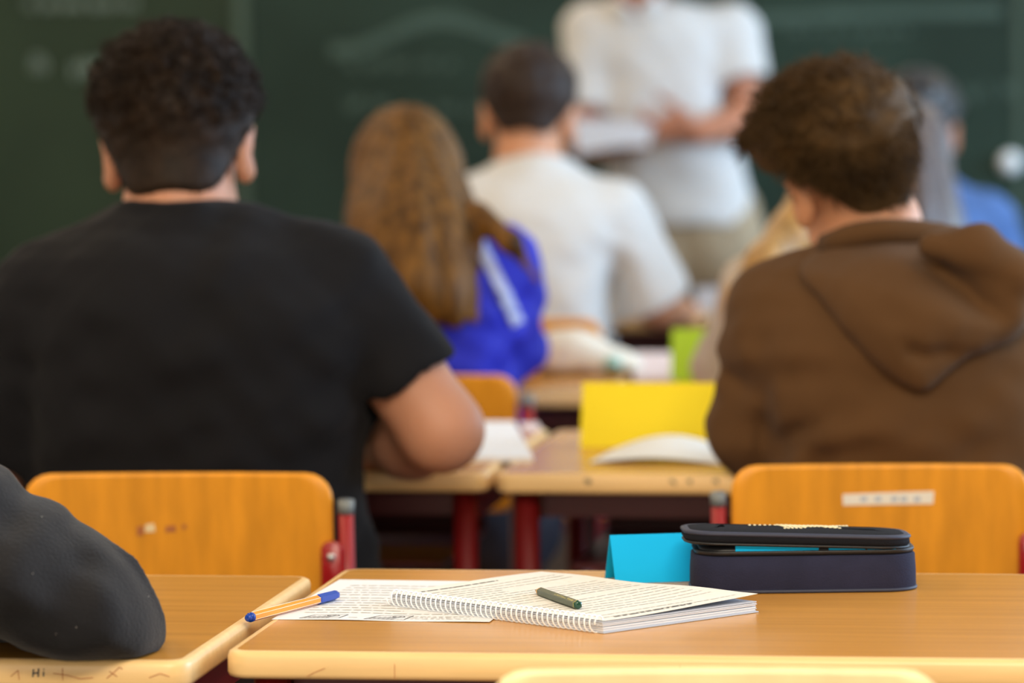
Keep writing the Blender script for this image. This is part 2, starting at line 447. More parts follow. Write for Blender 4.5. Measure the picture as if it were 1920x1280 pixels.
def ear_local(x, y, z, flare=28):
    d = None
    for sx in (-1, 1):
        Rm = rot(yaw=-sx * flare, roll=sx * 8)
        e = ell_d(x - sx * .083, y + .006, z + .004, (.0085, .0205, .034), Rm)
        e = smin(e, ell_d(x - sx * .080, y - .004, z + .032, (.0075, .010, .012), Rm), 0.01)
        e = smax(e, -ell_d(x - sx * .0935, y - .003, z + .002, (.007, .0115, .021), Rm), 0.004)
        d = e if d is None else np.minimum(d, e)
    return d
def put_head(F, c, R, s, flare=28, ears=True):
    c = np.array(c); sl, x, y, z = F.sub(c - .15 * s, c + .15 * s)
    x, y, z = (x - c[0]) / s, (y - c[1]) / s, (z - c[2]) / s
    lx = R[0, 0] * x + R[1, 0] * y + R[2, 0] * z; ly = R[0, 1] * x + R[1, 1] * y + R[2, 1] * z; lz = R[0, 2] * x + R[1, 2] * y + R[2, 2] * z
    d = head_local(lx, ly, lz)
    if ears: d = smin(d, ear_local(lx, ly, lz, flare), 0.008)
    F.put(sl, d * s, 0.03)
def hp(c, R, s, q): return np.array(c) + s * (R @ np.array(q))
def put_hand(F, w, d, n, t, s=1.0, curl=35, k=0.006):
    """palm at wrist w, fingers along d, palm faces n, thumb on side t; four unequal bent fingers and a thumb"""
    w, d, n, t = (np.array(a, float) for a in (w, d, n, t)); d /= np.linalg.norm(d); n -= d * (n @ d); n /= np.linalg.norm(n); t -= d * (t @ d) + n * (t @ n); t /= np.linalg.norm(t)
    F.ell(w + d * .048 * s, (.040 * s, .056 * s, .0165 * s), np.stack([t, d, n], 1), k=0.012)
    for off, L in ((.030, .072), (.010, .080), (-.010, .075), (-.029, .059)):
        p = w + d * (.085 * s - abs(off) * .12) + t * off * s; a = math.radians(curl * 0.5); r = .0088 * s
        for j, fr in enumerate((.45, .30, .25)):
            e = d * math.cos(a) + n * math.sin(a); q = p + e * L * fr * s
            F.cone(p, q, r, r * .9, k=k if j else .008); p = q; r *= .9; a += math.radians(curl)
    p = w + d * .022 * s + t * .030 * s
    for j, (L, a, r) in enumerate(((.040, 48, .0115), (.030, 25, .0098), (.025, 8, .0088))):
        e = d * math.cos(math.radians(a)) + t * math.sin(math.radians(a)) + n * (.25 + .2 * j); e /= np.linalg.norm(e)
        q = p + e * L * s; F.cone(p, q, r * s, r * .92 * s, k=.008); p = q
def profile_d(F, rows, Y0, scale=1.0, n=2.4, kcap=0.02, ref=None):
    """body of elliptical slices: rows of (py, xl, xr, dy, b) measured on the plane Y0"""
    zz, xc, aa, yc, bb = [], [], [], [], []
    for py, xl, xr, dy, b in rows:
        pl = P(xl, py, Y0); pr = P(xr, py, Y0)
        zz.append((pl.z + pr.z) / 2); xc.append((pl.x + pr.x) / 2); aa.append((pr.x - pl.x) / 2 * scale); yc.append(Y0 + dy); bb.append(b * scale)
    o = np.argsort(zz); zz = np.array(zz)[o]
    def it(v, z):
        v = np.array(v)[o]; w = np.interp(z, zz, v)
        g = np.array([np.interp(z + e, zz, v) for e in (-.02, -.01, .01, .02)]); return (w + g.sum(0)) / 5
    lo = (min(np.array(xc) - np.array(aa)), min(np.array(yc) - np.array(bb)), zz[0]); hi = (max(np.array(xc) + np.array(aa)), max(np.array(yc) + np.array(bb)), zz[-1])
    sl, x, y, z = F.sub(lo, hi); z1 = z.ravel()
    A = it(aa, z1); B = it(bb, z1); XC = it(xc, z1); YC = it(yc, z1)
    qx = np.abs((x - XC[None, None]) / A[None, None]); qy = np.abs((y - YC[None, None]) / B[None, None])
    q = (qx ** n + qy ** n) ** (1 / n)
    d = (q - 1) * np.minimum(A, B)[None, None]
    return sl, smax(smax(d, z - zz[-1], kcap), zz[0] - z, kcap).astype(f32), (x, y, z)
def bounds(pts, pad):
    a = np.array([tuple(p) for p in pts]); return a.min(0) - pad, a.max(0) + pad
def strands(V, N, cnt, L, rad, seed, flow, curl=0.0, freq=9.0, seg=4, lift=0.4, up=None):
    """hair locks: thin tapered three-sided tubes rooted on the hair surface"""
    r = np.random.default_rng(seed); i = r.integers(0, len(V), cnt); p = V[i].copy(); nn = N[i]
    p -= nn * rad * 1.5
    fl = flow(p, nn); d = nn * lift + fl + r.normal(size=(cnt, 3)) * 0.25; d /= np.linalg.norm(d, axis=1)[:, None]
    Ls = L * r.uniform(0.6, 1.25, cnt)[:, None]; ph = r.uniform(0, 6.28, cnt)[:, None]
    a = np.cross(d, nn + 1e-3); a /= np.linalg.norm(a, axis=1)[:, None] + 1e-9; b = np.cross(d, a)
    out = []; 
    for k in range(seg + 1):
        t = k / seg; q = p + d * Ls * t - nn * (t * t * Ls * lift * 0.8)
        if curl: q = q + (a * np.cos(ph + freq * t) + b * np.sin(ph + freq * t) - a * np.cos(ph) - b * np.sin(ph)) * curl
        rr = rad * (1 - 0.75 * t)
        for m in range(3):
            an = 2.094 * m; out.append(q + (a * math.cos(an) + b * math.sin(an)) * rr)
    K = (seg + 1) * 3; VV = np.stack(out, 1).reshape(-1, 3)
    base = (np.arange(cnt) * K)[:, None, None]; fs = []
    for k in range(seg):
        for m in range(3):
            fs.append((k * 3 + m, k * 3 + (m + 1) % 3, k * 3 + 3 + (m + 1) % 3, k * 3 + 3 + m))
    FF = (base + np.array(fs)[None]).reshape(-1, 4)
    return VV, FF
def vnormals(V, Q):
    n = np.cross(V[Q[:, 2]] - V[Q[:, 0]], V[Q[:, 3]] - V[Q[:, 1]]); N = np.zeros_like(V)
    for k in range(4): np.add.at(N, Q[:, k], n)
    return N / (np.linalg.norm(N, axis=1)[:, None] + 1e-9)
def join(*vf):
    Vs, Fs, n = [], [], 0
    for V, F_ in vf: Vs.append(V); Fs.append(F_ + n); n += len(V)
    return np.concatenate(Vs), np.concatenate(Fs)
def short_hair(c, R, s, top, side, nape=-.075, slope=1.0, lump=.004, lwl=.03, seed=1, front=0.0, res=.004, extra=None, zmax=9.0):
    c = np.array(c); F = Fld(c - .19 * s, c + .19 * s, res); sl, x, y, z = F.sub(c - .19, c + .19)
    x, y, z = (x - c[0]) / s, (y - c[1]) / s, (z - c[2]) / s
    lx = R[0, 0] * x + R[1, 0] * y + R[2, 0] * z; ly = R[0, 1] * x + R[1, 1] * y + R[2, 1] * z; lz = R[0, 2] * x + R[1, 2] * y + R[2, 2] * z
    d = ell_d(lx, ly + .012, lz - .035, (.074, .094, .086)); d = smin(d, ell_d(lx, ly - .02, lz + .03, (.058, .06, .084)), .03)
    d = smin(d, ell_d(lx, ly + .035, lz + .05, (.055, .055, .06)), .03)
    tt = np.clip((lz + .04) / .13, 0, 1); tt = tt * tt * (3 - 2 * tt)
    th = side + (top - side) * tt + front * np.clip((ly - .02) / .08, 0, 1) * np.clip((lz - .03) / .05, 0, 1)
    cutp = -(lz - np.minimum(nape + slope * (ly + .095), zmax)) + .010 * np.cos(lx * 60)
    th = th * np.clip(.25 - cutp / .03, 0.1, 1)
    d = d - th + lump * tt * wn(lx, ly, lz, lwl, seed)
    if extra is not None: d = extra(d, lx, ly, lz)
    d = smax(d, cutp, .012)
    F.F[sl] = np.minimum(d * s, FAR)
    return F.mesh()
def eyes(parent, c, R, s):
    Rm = Matrix(R.tolist())
    for sx in (-1, 1):
        V, Fs = ball(hp(c, R, s, (sx * .031, .0748, .008)), .0118 * s, 12, 10)
        mk('eye', V, Fs, 'eye_white', parent)
        V, Fs = ball(hp(c, R, s, (sx * .031, .0846, .006)), (.0056 * s, .0026 * s, .0056 * s), 10, 6, Rm)
        mk('iris', V, Fs, 'shoe_dark', parent)
def shoe(parent, ank, d, m='shoe_dark'):
    ank = np.array(ank); d = np.array(d, float); a = ank - d * .045; a[2] = .046; b = ank + d * .17; b[2] = .034
    F = Fld(*bounds([a, b, ank], .075), .008)
    F.cone(a, b, .044, .034, k=.02); F.cone(ank + (0, 0, .0), a, .047, .043, k=.02)
    sl, x, y, z = F.sub(a - .2, b + .3); F.F[sl] = smax(F.F[sl], .004 - z + 0 * x, .004)
    F.F[sl] = smax(F.F[sl], z - (ank[2] + .03) + 0 * x, .006)
    V, Q = F.mesh(); mk('shoe', V, Q, m, parent)

def person(label, head, hs, Rm, neck, shL, elL, wrL, shR, elR, wrR, hip, yaw=0, skin='skin', torso=None, Y0=0, res=.006,
           upper=.045, fore=.036, standing=False, group=None, neck_r=.056, flare=28, handL=None, handR=None, ankle=None, leg='jeans_navy', ears=True, neck0=(0, -.03, -.07), knee_dx=.10):
    """one continuous body; clothes and hair are added as its children"""
    fw = np.array((-math.sin(math.radians(yaw)), math.cos(math.radians(yaw)), 0)); rt = np.array((fw[1], -fw[0], 0))
    A = lambda p: np.array(tuple(p), float)
    head, neck, shL, elL, wrL, shR, elR, wrR, hip = map(A, (head, neck, shL, elL, wrL, shR, elR, wrR, hip))
    legs = []
    for sx in (-1, 1):
        h = hip + rt * sx * .085
        if standing: kn = h * (1, 1, 0) + fw * .02 + rt * sx * .01 + A((0, 0, .50)); an = kn * (1, 1, 0) - fw * .01 + rt * sx * .02 + A((0, 0, .085))
        else: kn = h + fw * .42 + rt * sx * (knee_dx - .085) + A((0, 0, -.015)); an = kn * (1, 1, 0) + fw * -.02 + A((0, 0, .085))
        legs.append((h, kn, an))
    pts = [head, shL, elL, wrL, shR, elR, wrR, hip] + [p for l in legs for p in l]
    F = Fld(*bounds(pts, .2), res)
    put_head(F, head, Rm, hs, flare, ears)
    F.cone(hp(head, Rm, hs, neck0), neck, neck_r, neck_r * 1.08, k=.03)
    if torso is not None:
        sl, d, _ = profile_d(F, torso, Y0, .86); F.put(sl, d + .006, .03)
    else:
        F.cone(neck + (0, 0, -.16), hip + (0, 0, .05), .115, .12, k=.04)
    for s_, e_, w_ in ((shL, elL, wrL), (shR, elR, wrR)):
        F.cone(neck + (0, 0, -.05), s_, .05, .05, k=.04)
        F.cone(s_, e_, upper * 1.05, upper * .88, k=.025)
        F.cone(e_, w_, upper * .86, fore * .78, k=.02)
        F.ell(e_ + (w_ - e_) * .25, (fore * 1.15,) * 3, k=.03)
    for i, (e_, w_, hd) in enumerate(((elL, wrL, handL), (elR, wrR, handR))):
        d = (w_ - e_) / np.linalg.norm(w_ - e_)
        if hd: put_hand(F, w_, hd[0], hd[1], hd[2], 1.0, hd[3])
        else: put_hand(F, w_, (d[0] * .6, d[1], 0.02), (0, 0, -1), (rt if i == 0 else -rt), 1.0, 22)
    for h, kn, an in legs:
        F.cone(h, kn, .072, .05, k=.04); F.cone(kn, an, .048, .036, k=.02); F.cone(an, an + fw * .1 + A((0, 0, -.045)), .036, .028, k=.02)
    V, Q = F.mesh()
    b = mk('person', V, Q, skin, base=(hip[0], hip[1], 0)); tag(b, label, 'person', group)
    eyes(b, head, Rm, hs)
    # trousers
    T = Fld(*bounds([p for l in legs for p in l], .17), .008)
    for h, kn, an in legs:
        T.cone(h, kn, .092, .066, k=.03); T.cone(kn, an + A((0, 0, .0)), .064, .054, k=.02)
    T.cone(hip - rt * .06 + A((0, 0, .02)), hip + rt * .06 + A((0, 0, .02)), .115, k=.04)
    if standing: T.cone(hip + A((0, 0, .10)) - rt * .04, hip + A((0, 0, .10)) + rt * .04, .112, k=.05)
    T.noise(.003, .07, 5)
    sl, x, y, z = T.sub(T.lo, T.lo + 3); T.F[sl] = smax(T.F[sl], .06 - z + 0 * x, .006)
    V, Q = T.mesh(); mk('trousers', V, Q, leg, b)
    for h, kn, an in legs: shoe(b, an, fw)
    return b

# ------------------------------------------------------------------ setting
VB = 11.25
def quad_slab(name, u0, u1, v0, v1, z0, z1, m):
    mb = MB(); mb.box(room((u0 + u1) / 2, (v0 + v1) / 2, (z0 + z1) / 2), ((u1 - u0) / 2, (v1 - v0) / 2, (z1 - z0) / 2), RROOM)
    return struct(mb.obj(name, m, smooth=False))
quad_slab('floor', -4.7, 3.7, -2.6, VB + .1, -.1, 0, 'floor_lino')
quad_slab('ceiling', -4.7, 3.7, -2.6, VB + .1, 3.12, 3.22, 'ceiling_white')
quad_slab('wall_front', -4.7, 3.7, VB, VB + .1, 0, 3.12, 'wall_paint')
quad_slab('wall_left', -4.7, -4.6, -2.6, VB, 0, 3.12, 'wall_paint')
quad_slab('wall_back', -4.6, 3.6, -2.6, -2.5, 0, 3.12, 'wall_paint')
quad_slab('wall_right', 3.6, 3.7, -2.6, VB, 0, 3.12, 'wall_paint')
quad_slab('shade_panel_1', -4.6, 3.6, VB - .03, VB, 0, .60, 'wall_dark')  # added dark panel, gives the shade in the view under the desks
quad_slab('baseboard_left', -4.6, -4.58, -2.5, VB - .03, 0, .08, 'wall_dark')

# blackboard
BN = VY; BP = room(0, VB - .07, 0)
def bpt(px, py, off=0.0):
    return Pp(px, py, BP - VY * off, BN)
bc = bpt(1180, 200)
board = empty('chalkboard', (bc.x, bc.y, .62), 0, 'large dark green chalkboard with faint chalk marks across the front wall', 'blackboard')
ub = lambda px: bpt(px, 300).dot(UX)
u_seam, u_right = ub(456), ub(1913)
def bpanel(name, u0, u1, z0, z1, th, m, parent, v=VB - .045, bev=.003):
    mb = MB(); mb.box(room((u0 + u1) / 2, v, (z0 + z1) / 2), ((u1 - u0) / 2, th / 2, (z1 - z0) / 2), RROOM, bev=0)
    return mb.obj(name, m, parent, smooth=False)
cp = bpanel('centre_panel', u_seam + .02, u_right - .012, .62, 1.86, .05, 'board_green', board)
wp = bpanel('wing_panel', u_seam - 1.25, u_seam - .02, .62, 1.86, .05, 'board_green_wing', board)
wp2 = bpanel('wing_panel', u_right + .012, u_right + 1.2, .62, 1.86, .05, 'board_green', board)
bpanel('seam_strip', u_seam - .016, u_seam + .016, .61, 1.87, .058, 'aluminium', board)
bpanel('seam_strip', u_right - .012, u_right + .012, .61, 1.87, .058, 'aluminium', board)
bpanel('chalk_ledge', u_seam - 1.25, u_right + 1.2, .585, .61, .09, 'aluminium', board, v=VB - .06)
kp = bpt(1895, 305, .03); V, Fs = ball(kp, (.03, .03, .03), 14, 10); kn = mk('round_handle', V, Fs, 'white_plastic', board)
mb = MB(); mb.tube([kp, kp + VY * .05], .012); mb.obj('handle_stem', 'white_plastic', kn)
def chalk(lines, w, m, parent, name='chalk_writing', seed=0):
    r = random.Random(seed); mb = MB()
    for pts in lines:
        q = [bpt(x, y, -.0) - VY * .0035 for x, y in pts]
        for a, b in zip(q[:-1], q[1:]):
            d = (b - a)
            if d.length < 1e-6: continue
            s = VY.cross(d).normalized() * (w * r.uniform(.6, 1.2) / 2)
            mb.add([a - s, b - s, b + s, a + s], [(0, 1, 2, 3)])
    o = mb.obj(name, m, parent, smooth=False); o['kind'] = 'stuff'; return o
def scribble(x0, x1, y, h, seed, slope=0.0):
    """illegible handwriting: loops and strokes"""
    r = random.Random(seed); L = []; x = x0
    while x < x1:
        wlen = r.uniform(.5, 1.6) * h
        pts = [(x + wlen * t / 7 + r.uniform(-.1, .1) * h, y + slope * (x - x0) + (h / 2 if t % 2 else -h / 2) * r.uniform(.4, 1)) for t in range(8)]
        L.append(pts); x += wlen + r.uniform(.25, .7) * h
    return L
chalk(scribble(60, 110, 120, 40, 1) + scribble(135, 205, 128, 42, 2) + scribble(50, 260, 8, 22, 3), .011, 'chalk', wp, seed=1)
wave = [[(620 + 8 * i, 60 + 26 * math.sin(i / 46 * 6.28 + 1.2) - 12 * i / 46 + 6 * j) for i in range(47)] for j in range(4)]
chalk(scribble(650, 840, 122, 26, 4) + scribble(645, 740, 195, 34, 5) + scribble(770, 930, 205, 24, 15) + scribble(1730, 1895, 172, 38, 6) + scribble(1480, 1700, 60, 22, 17), .0065, 'chalk_faint', cp, seed=2)
chalk(wave + [[(1420, 28 + 8 * j), (1550, 22 + 7 * j), (1700, 18 + 6 * j), (1880, 14 + 7 * j)] for j in range(3)], .013, 'chalk_faint', cp, name='eraser_smear', seed=3)

# windows on the right, behind their daylight
for i, vv in enumerate((5.6, 7.6, 9.6)):
    mb = MB()
    for du in (-.96, 0, .96): mb.box(room(3.58, vv + du, 1.85), (.02, .04, .92), RROOM)
    for dz in (-.9, .9): mb.box(room(3.58, vv, 1.85 + dz), (.02, .99, .04), RROOM)
    w = struct(mb.obj('window_%d' % (i + 1), 'ceiling_white', smooth=False, base=tuple(room(3.58, vv, 1.85))))
    mb = MB(); mb.box(room(3.595, vv, 1.85), (.003, .93, .86), RROOM); mb.obj('pane', 'paper_grey', w, smooth=False)

# ------------------------------------------------------------------ desks
TT = .76
def make_desk():
    d = empty('school_desk', (0, 0, 0), 0, 'desk', 'desk', 'beech topped school desks with red tube frames')
    out = rrect(.65, .30, .022, 5); n = len(out)
    lv = [(.735, .005), (.7365, .0015), (.740, 0), (.754, 0), (.7582, .0015), (.76, .005), (.7601, .009)]
    V, Fs = loft_outline(out, lv)
    o = lk('tabletop', V, Fs, ['desk_edge', 'desk_laminate'], d, True)
    o.data.polygons[len(Fs) - 1].material_index = 1
    for k in (len(Fs) - 1, len(Fs) - 2): o.data.polygons[k].use_smooth = False
    for sx in (-1, 1):
        for sy in (-1, 1):
            mb = MB(); mb.tube([(sx * .615, sy * .255, .735), (sx * .615, sy * .255, .02)], .016, 14); l = mb.obj('leg', 'leg_red_steel', d, local=True)
            mb = MB(); mb.tube([(sx * .615, sy * .255, .03), (sx * .615, sy * .255, 0)], .018, 14); mb.obj('foot_cap', 'black_rubber', l, local=True)
    for sy in (-1, 1):
        mb = MB(); mb.box((0, sy * .215, .716), (.60, .011, .018)); mb.obj('rail', 'dark_red_steel', d, local=True, smooth=False)  # darker red than the side rails, shade under the tabletop put into the colour
    for sx in (-1, 1):
        mb = MB(); mb.box((sx * .615, 0, .713), (.011, .245, .02)); mb.obj('rail', 'red_steel', d, local=True, smooth=False)
    mb = MB(); mb.box((0, .03, .625), (.57, .19, .003)); mb.box((0, .22, .65), (.57, .003, .027)); mb.obj('book_shelf', 'dark_red_steel', d, local=True, smooth=False)
    for sx in (-1, 1):
        mb = MB(); mb.box((sx * .57, .03, .662), (.004, .02, .037)); mb.obj('shelf_bracket', 'dark_red_steel', d, local=True, smooth=False)
    return d
DR = Matrix.Rotation(-PSI, 3, 'Z')
def desk_loc(px, py, left):
    c = Pz(px, py, TT); l = DR @ Vector((-.65 if left else .65, -.30, 0)); p = c - l; return (p.x, p.y, 0)
DL = [
    (418, 1221, True, 'beech desk carrying the spiral notebook and navy pencil case'),
    (351, 1240, False, 'beech desk under the black fleece jacket, pen marks on its front edge'),
    (926, 888, True, 'desk with the yellow folded card in front of the brown hoodie'),
    (913, 886, False, 'desk where the person in the black T-shirt leans an elbow'),
    (1156, 735, True, 'desk with the lime green folded card'),
    (1140, 733, False, 'desk with the soft white pouch beside the blue top'),
]
proto = make_desk(); DESKS = []
for i, (px, py, lf, lab) in enumerate(DL):
    loc = desk_loc(px, py, lf)
    if i == 0: proto.location = loc; proto.rotation_euler = (0, 0, -PSI); proto['label'] = lab; d = proto
    else: d = dup(proto, loc, -PSI, lab)
    WL[d.name] = loc; DESKS.append(d)
def desk_at(cx, cy, lab):
    d = dup(proto, (cx, cy, 0), -PSI, lab); WL[d.name] = (cx, cy, 0); DESKS.append(d)
c = Pz(1315, 596, TT) - DR @ Vector((.65, -.30, 0)); desk_at(c.x, c.y, 'desk the person in the white T-shirt writes at')
c = Pz(1331, 597, TT) - DR @ Vector((-.65, -.30, 0)); desk_at(c.x, c.y, 'desk in front of the long dark haired person, white folded card on it')
c = Pz(1480, 520, TT) - DR @ Vector((-.65, -.30, 0)); desk_at(c.x, c.y, 'desk nearest the chalkboard, in front of the denim shirt')

# handwriting and marks on the left front desk
def text_mesh(s, size):
    cu = bpy.data.curves.new('t', 'FONT'); cu.body = s; cu.size = size; o = bpy.data.objects.new('t', cu); COL.objects.link(o)
    bpy.context.view_layer.update()
    me = bpy.data.meshes.new_from_object(o.evaluated_get(bpy.context.evaluated_depsgraph_get()))
    V = [Vector(v.co) for v in me.vertices]; Fs = [tuple(p.vertices) for p in me.polygons]
    bpy.data.objects.remove(o); bpy.data.meshes.remove(me); return V, Fs
ld = DESKS[1]; LDI = Matrix.Rotation(PSI, 3, 'Z')
def front_local(desk, px, py):
    loc = Vector(WL[desk.name]); n = DR @ Vector((0, 1, 0)); p0 = loc + DR @ Vector((0, -.3004, 0))
    return LDI @ (Pp(px, py, p0, n) - loc)
q = front_local(ld, 60, 1270)
def strokes(desk, name, lines, w, m):
    mb = MB()
    for pts in lines:
        qq = [front_local(desk, *p) for p in pts]
        for a, b in zip(qq[:-1], qq[1:]):
            d = b - a; s = Vector((-d.z, 0, d.x)).normalized() * w / 2; y = Vector((0, -.0004, 0))
            mb.add([a - s + y, a + s + y, b + s + y, b - s + y], [(0, 1, 2, 3)])
    o = mb.obj(name, m, desk, local=True, smooth=False)
    if len(lines) > 2: o['kind'] = 'stuff'
    return o
strokes(ld, 'handwriting', [[(63, 1254), (61.5, 1268.5)], [(72.5, 1252.5), (71.5, 1268.5)], [(62.5, 1262), (72, 1260.5)], [(82, 1258.5), (81.5, 1267.5)], [(82.2, 1253.5), (82.1, 1255.5)]], .0013, 'ink_dark')
strokes(ld, 'scribbles', [[(100, 1262), (125, 1265), (150, 1272), (175, 1270)], [(117, 1252), (118, 1275)], [(200, 1271), (212, 1262), (224, 1250), (230, 1254)], [(205, 1258), (220, 1268)], [(280, 1270), (300, 1262), (318, 1268)], [(20, 1268), (34, 1256), (36, 1274)]], .0006, 'scuff')
rd = DESKS[0]
strokes(rd, 'scratches', [[(575, 1268), (590, 1260), (610, 1252)], [(740, 1244), (740, 1272)], [(1275, 1246), (1275, 1258)]], .0005, 'scuff')
d2 = DESKS[2]
strokes(d2, 'pen_marks', [[(1096, 902), (1102, 898), (1108, 903), (1100, 906)], [(1256, 903), (1262, 900), (1266, 908)], [(1288, 902), (1296, 900), (1294, 907)], [(1336, 903), (1344, 899), (1346, 906)]], .003, 'ink_dark')

# ------------------------------------------------------------------ chairs
def plate(W, H, r, t, curve=0.0, nx=18, nz=14, axis='xz'):
    """rounded plywood shell, curved across its width"""
    zs = [-H / 2 + r * (1 - math.cos(math.pi / 2 * i / 5)) for i in range(6)]
    zs = zs + [-H / 2 + r + (H - 2 * r) * i / (nz - 10) for i in range(1, nz - 10)] + [-z for z in reversed(zs)]
    V = []; Fs = []; layers = ((-t / 2, .003), (-t / 2 + .003, 0), (t / 2 - .003, 0), (t / 2, .003)); NX = nx + 1; NZ = len(zs)
    for y0, ins in layers:
        for z in zs:
            e = max(0, abs(z) - (H / 2 - r)); w = W / 2 - r + math.sqrt(max(r * r - e * e, 0)); w = max(w - ins, .001); zz = z * (1 - ins / (H / 2))
            for i in range(NX):
                x = w * (-1 + 2 * i / nx); y = y0 + curve * (x / (W / 2)) ** 2
                V.append((x, y, zz) if axis == 'xz' else (x, zz, y))
    N = NX * NZ; rim = [i for i in range(NX)] + [j * NX + nx for j in range(1, NZ)] + [(NZ - 1) * NX + i for i in range(nx - 1, -1, -1)] + [j * NX for j in range(NZ - 2, 0, -1)]
    for j in range(NZ - 1):
        for i in range(nx):
            a = j * NX + i; Fs.append((a, a + 1, a + NX + 1, a + NX)); b = a + 3 * N; Fs.append((b, b + NX, b + NX + 1, b + 1))
    for k in range(3):
        for i in range(len(rim)):
            a, b = rim[i], rim[(i + 1) % len(rim)]; Fs.append((a + k * N, a + (k + 1) * N, b + (k + 1) * N, b + k * N))
    return V, Fs
def make_chair():
    c = empty('school_chair', (0, 0, 0), 0, 'chair', 'chair', 'plywood school chairs with red tube frames')
    V, Fs = plate(.357, .205, .03, .010, curve=-.016)
    V = [(x, y - .205 - (z) * .12, z + .7075) for x, y, z in V]; lk('backrest', V, Fs, 'chair_ply', c)
    V, Fs = plate(.38, .38, .05, .011, curve=.008, axis='xy'); lk('seat', [(x, y + .015, z + .452) for x, y, z in V], Fs, 'chair_ply', c)
    for sx in (-1, 1):
        mb = MB(); mb.tube(bend([(sx * .194, -.232, .768), (sx * .192, -.18, .44), (sx * .19, -.12, .435)], .05), .0088, 12); tb = mb.obj('back_tube', 'red_steel', c, local=True)
        mb = MB(); mb.tube([(sx * .194, -.2315, .764), (sx * .1945, -.2335, .779)], .0096, 12); mb.obj('tube_cap', 'grey_plastic', tb, local=True)
        mb = MB(); out = rrect(.0125, .034, .010, 4)
        V, Fs = loft_outline(out, [(-.003, .001), (-.002, 0), (.002, 0), (.003, .001)])
        mb.add([(sx * .178 + x, -.2385 - z + (0.0), .698 + y) for x, y, z in V], Fs); br = mb.obj('bracket', 'red_steel', c, local=True)
        for zb in (.680, .714):
            V, Fs = ball((sx * .177, -.242, zb), (.0052, .003, .0052), 10, 6); lk('bolt', V, Fs, 'steel', br)
        mb = MB(); mb.tube(bend([(sx * .188, -.17, .432), (sx * .188, .16, .432), (sx * .198, .19, .0)], .05), .011, 12); l = mb.obj('leg', 'red_steel', c, local=True)
        mb = MB(); mb.tube([(sx * .1975, .1895, .02), (sx * .198, .19, 0)], .013, 10); mb.obj('foot_cap', 'black_rubber', l, local=True)
        mb = MB(); mb.tube([(sx * .188, -.13, .425), (sx * .2, -.215, 0)], .011, 12); l = mb.obj('leg', 'red_steel', c, local=True)
        mb = MB(); mb.tube([(sx * .1995, -.212, .02), (sx * .2, -.215, 0)], .013, 10); mb.obj('foot_cap', 'black_rubber', l, local=True)
    for y in (-.11, .13):
        mb = MB(); mb.tube([(-.188, y, .432), (.188, y, .432)], .010, 10); mb.obj('cross_bar', 'red_steel', c, local=True)
    return c
cproto = make_chair(); CH = []
def chair(px, pytop, lab, rz=-PSI * .45, first=False):
    p = Pz(px, pytop, .81); R = Matrix.Rotation(rz, 3, 'Z'); loc = p - R @ Vector((0, -.215, .81)); loc.z = 0
    if first: cproto.location = loc; cproto.rotation_euler = (0, 0, rz); cproto['label'] = lab; c = cproto
    else: c = dup(cproto, loc, rz, lab)
    WL[c.name] = tuple(loc); c['rz'] = rz; CH.append(c); return c
ch_l = chair(337, 885, 'plywood chair behind the black T-shirt, scuffed back', first=True)
ch_r = chair(1649, 869, 'plywood chair with a white name sticker on its back')
ch_r.scale = (.962, 1, 1)
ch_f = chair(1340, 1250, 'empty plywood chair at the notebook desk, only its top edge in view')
[k for k in ch_f.children if k.name.startswith('backrest')][0].data = [k for k in ch_f.children if k.name.startswith('backrest')][0].data.copy(); [k for k in ch_f.children if k.name.startswith('backrest')][0].data.materials[0] = MATS['chair_ply_overlit']
ch_g = chair(745, 702, 'plywood chair under the person in the blue top')
ch_w = chair(940, 598, 'plywood chair under the person in the white T-shirt, beyond the white pouch')
ch_e = chair(1578, 712, 'plywood chair under the blonde person, behind the brown hoodie')
ch_d = chair(1690, 596, 'plywood chair under the long dark haired person')
ch_n = chair(1740, 522, 'plywood chair under the person in the denim shirt')
def on_back(ch, px, py):
    """point on a chair's backrest, in the chair's own frame, seen at a measured spot"""
    R = Matrix.Rotation(-ch['rz'], 3, 'Z'); loc = Vector(WL[ch.name]); Ri = Matrix.Rotation(ch['rz'], 3, 'Z')
    q = R @ (Pp(px, py, loc + Ri @ Vector((0, -.212, 0)), Ri @ Vector((0, 1, 0))) - loc)
    q.y = -.205 - (q.z - .7075) * .12 - .016 * (q.x / .1785) ** 2 - .0053
    return q
def patch(ch, name, cor, m, t=.0004):
    c4 = [on_back(ch, *p) for p in cor]; V = []; Fs = []; n = 10
    for k in range(2):
        for i in range(n + 1):
            a = c4[0].lerp(c4[1], i / n); b = c4[3].lerp(c4[2], i / n)
            for q in (a, b):
                V.append((q.x, -.205 - (q.z - .7075) * .12 - .016 * (q.x / .1785) ** 2 - .0052 - t * k, q.z))
    N = 2 * (n + 1)
    for i in range(n): Fs.append((N + 2 * i, N + 2 * i + 2, N + 2 * i + 3, N + 2 * i + 1))
    for i in range(n):
        Fs.append((2 * i, 2 * i + 2, N + 2 * i + 2, N + 2 * i)); Fs.append((2 * i + 1, N + 2 * i + 1, N + 2 * i + 3, 2 * i + 3))
    return lk(name, V, Fs, m, ch, False)
st = patch(ch_r, 'name_sticker', [(1578, 946), (1753, 943), (1755, 919), (1577, 925)], 'sticker_white'); st['label'] = 'white paper name sticker'
for i, x in enumerate((1612, 1640, 1672, 1690, 1716)):
    patch(ch_r, 'faded_lettering', [(x, 939), (x + 12, 938), (x + 12, 929), (x, 930)], 'paper_grey', .0008)
patch(ch_l, 'scuff_mark', [(258, 1003), (270, 1003), (270, 984), (258, 986)], 'scuff')
patch(ch_l, 'scuff_mark', [(272, 997), (292, 996), (290, 980), (274, 982)], 'chair_ply_pale')
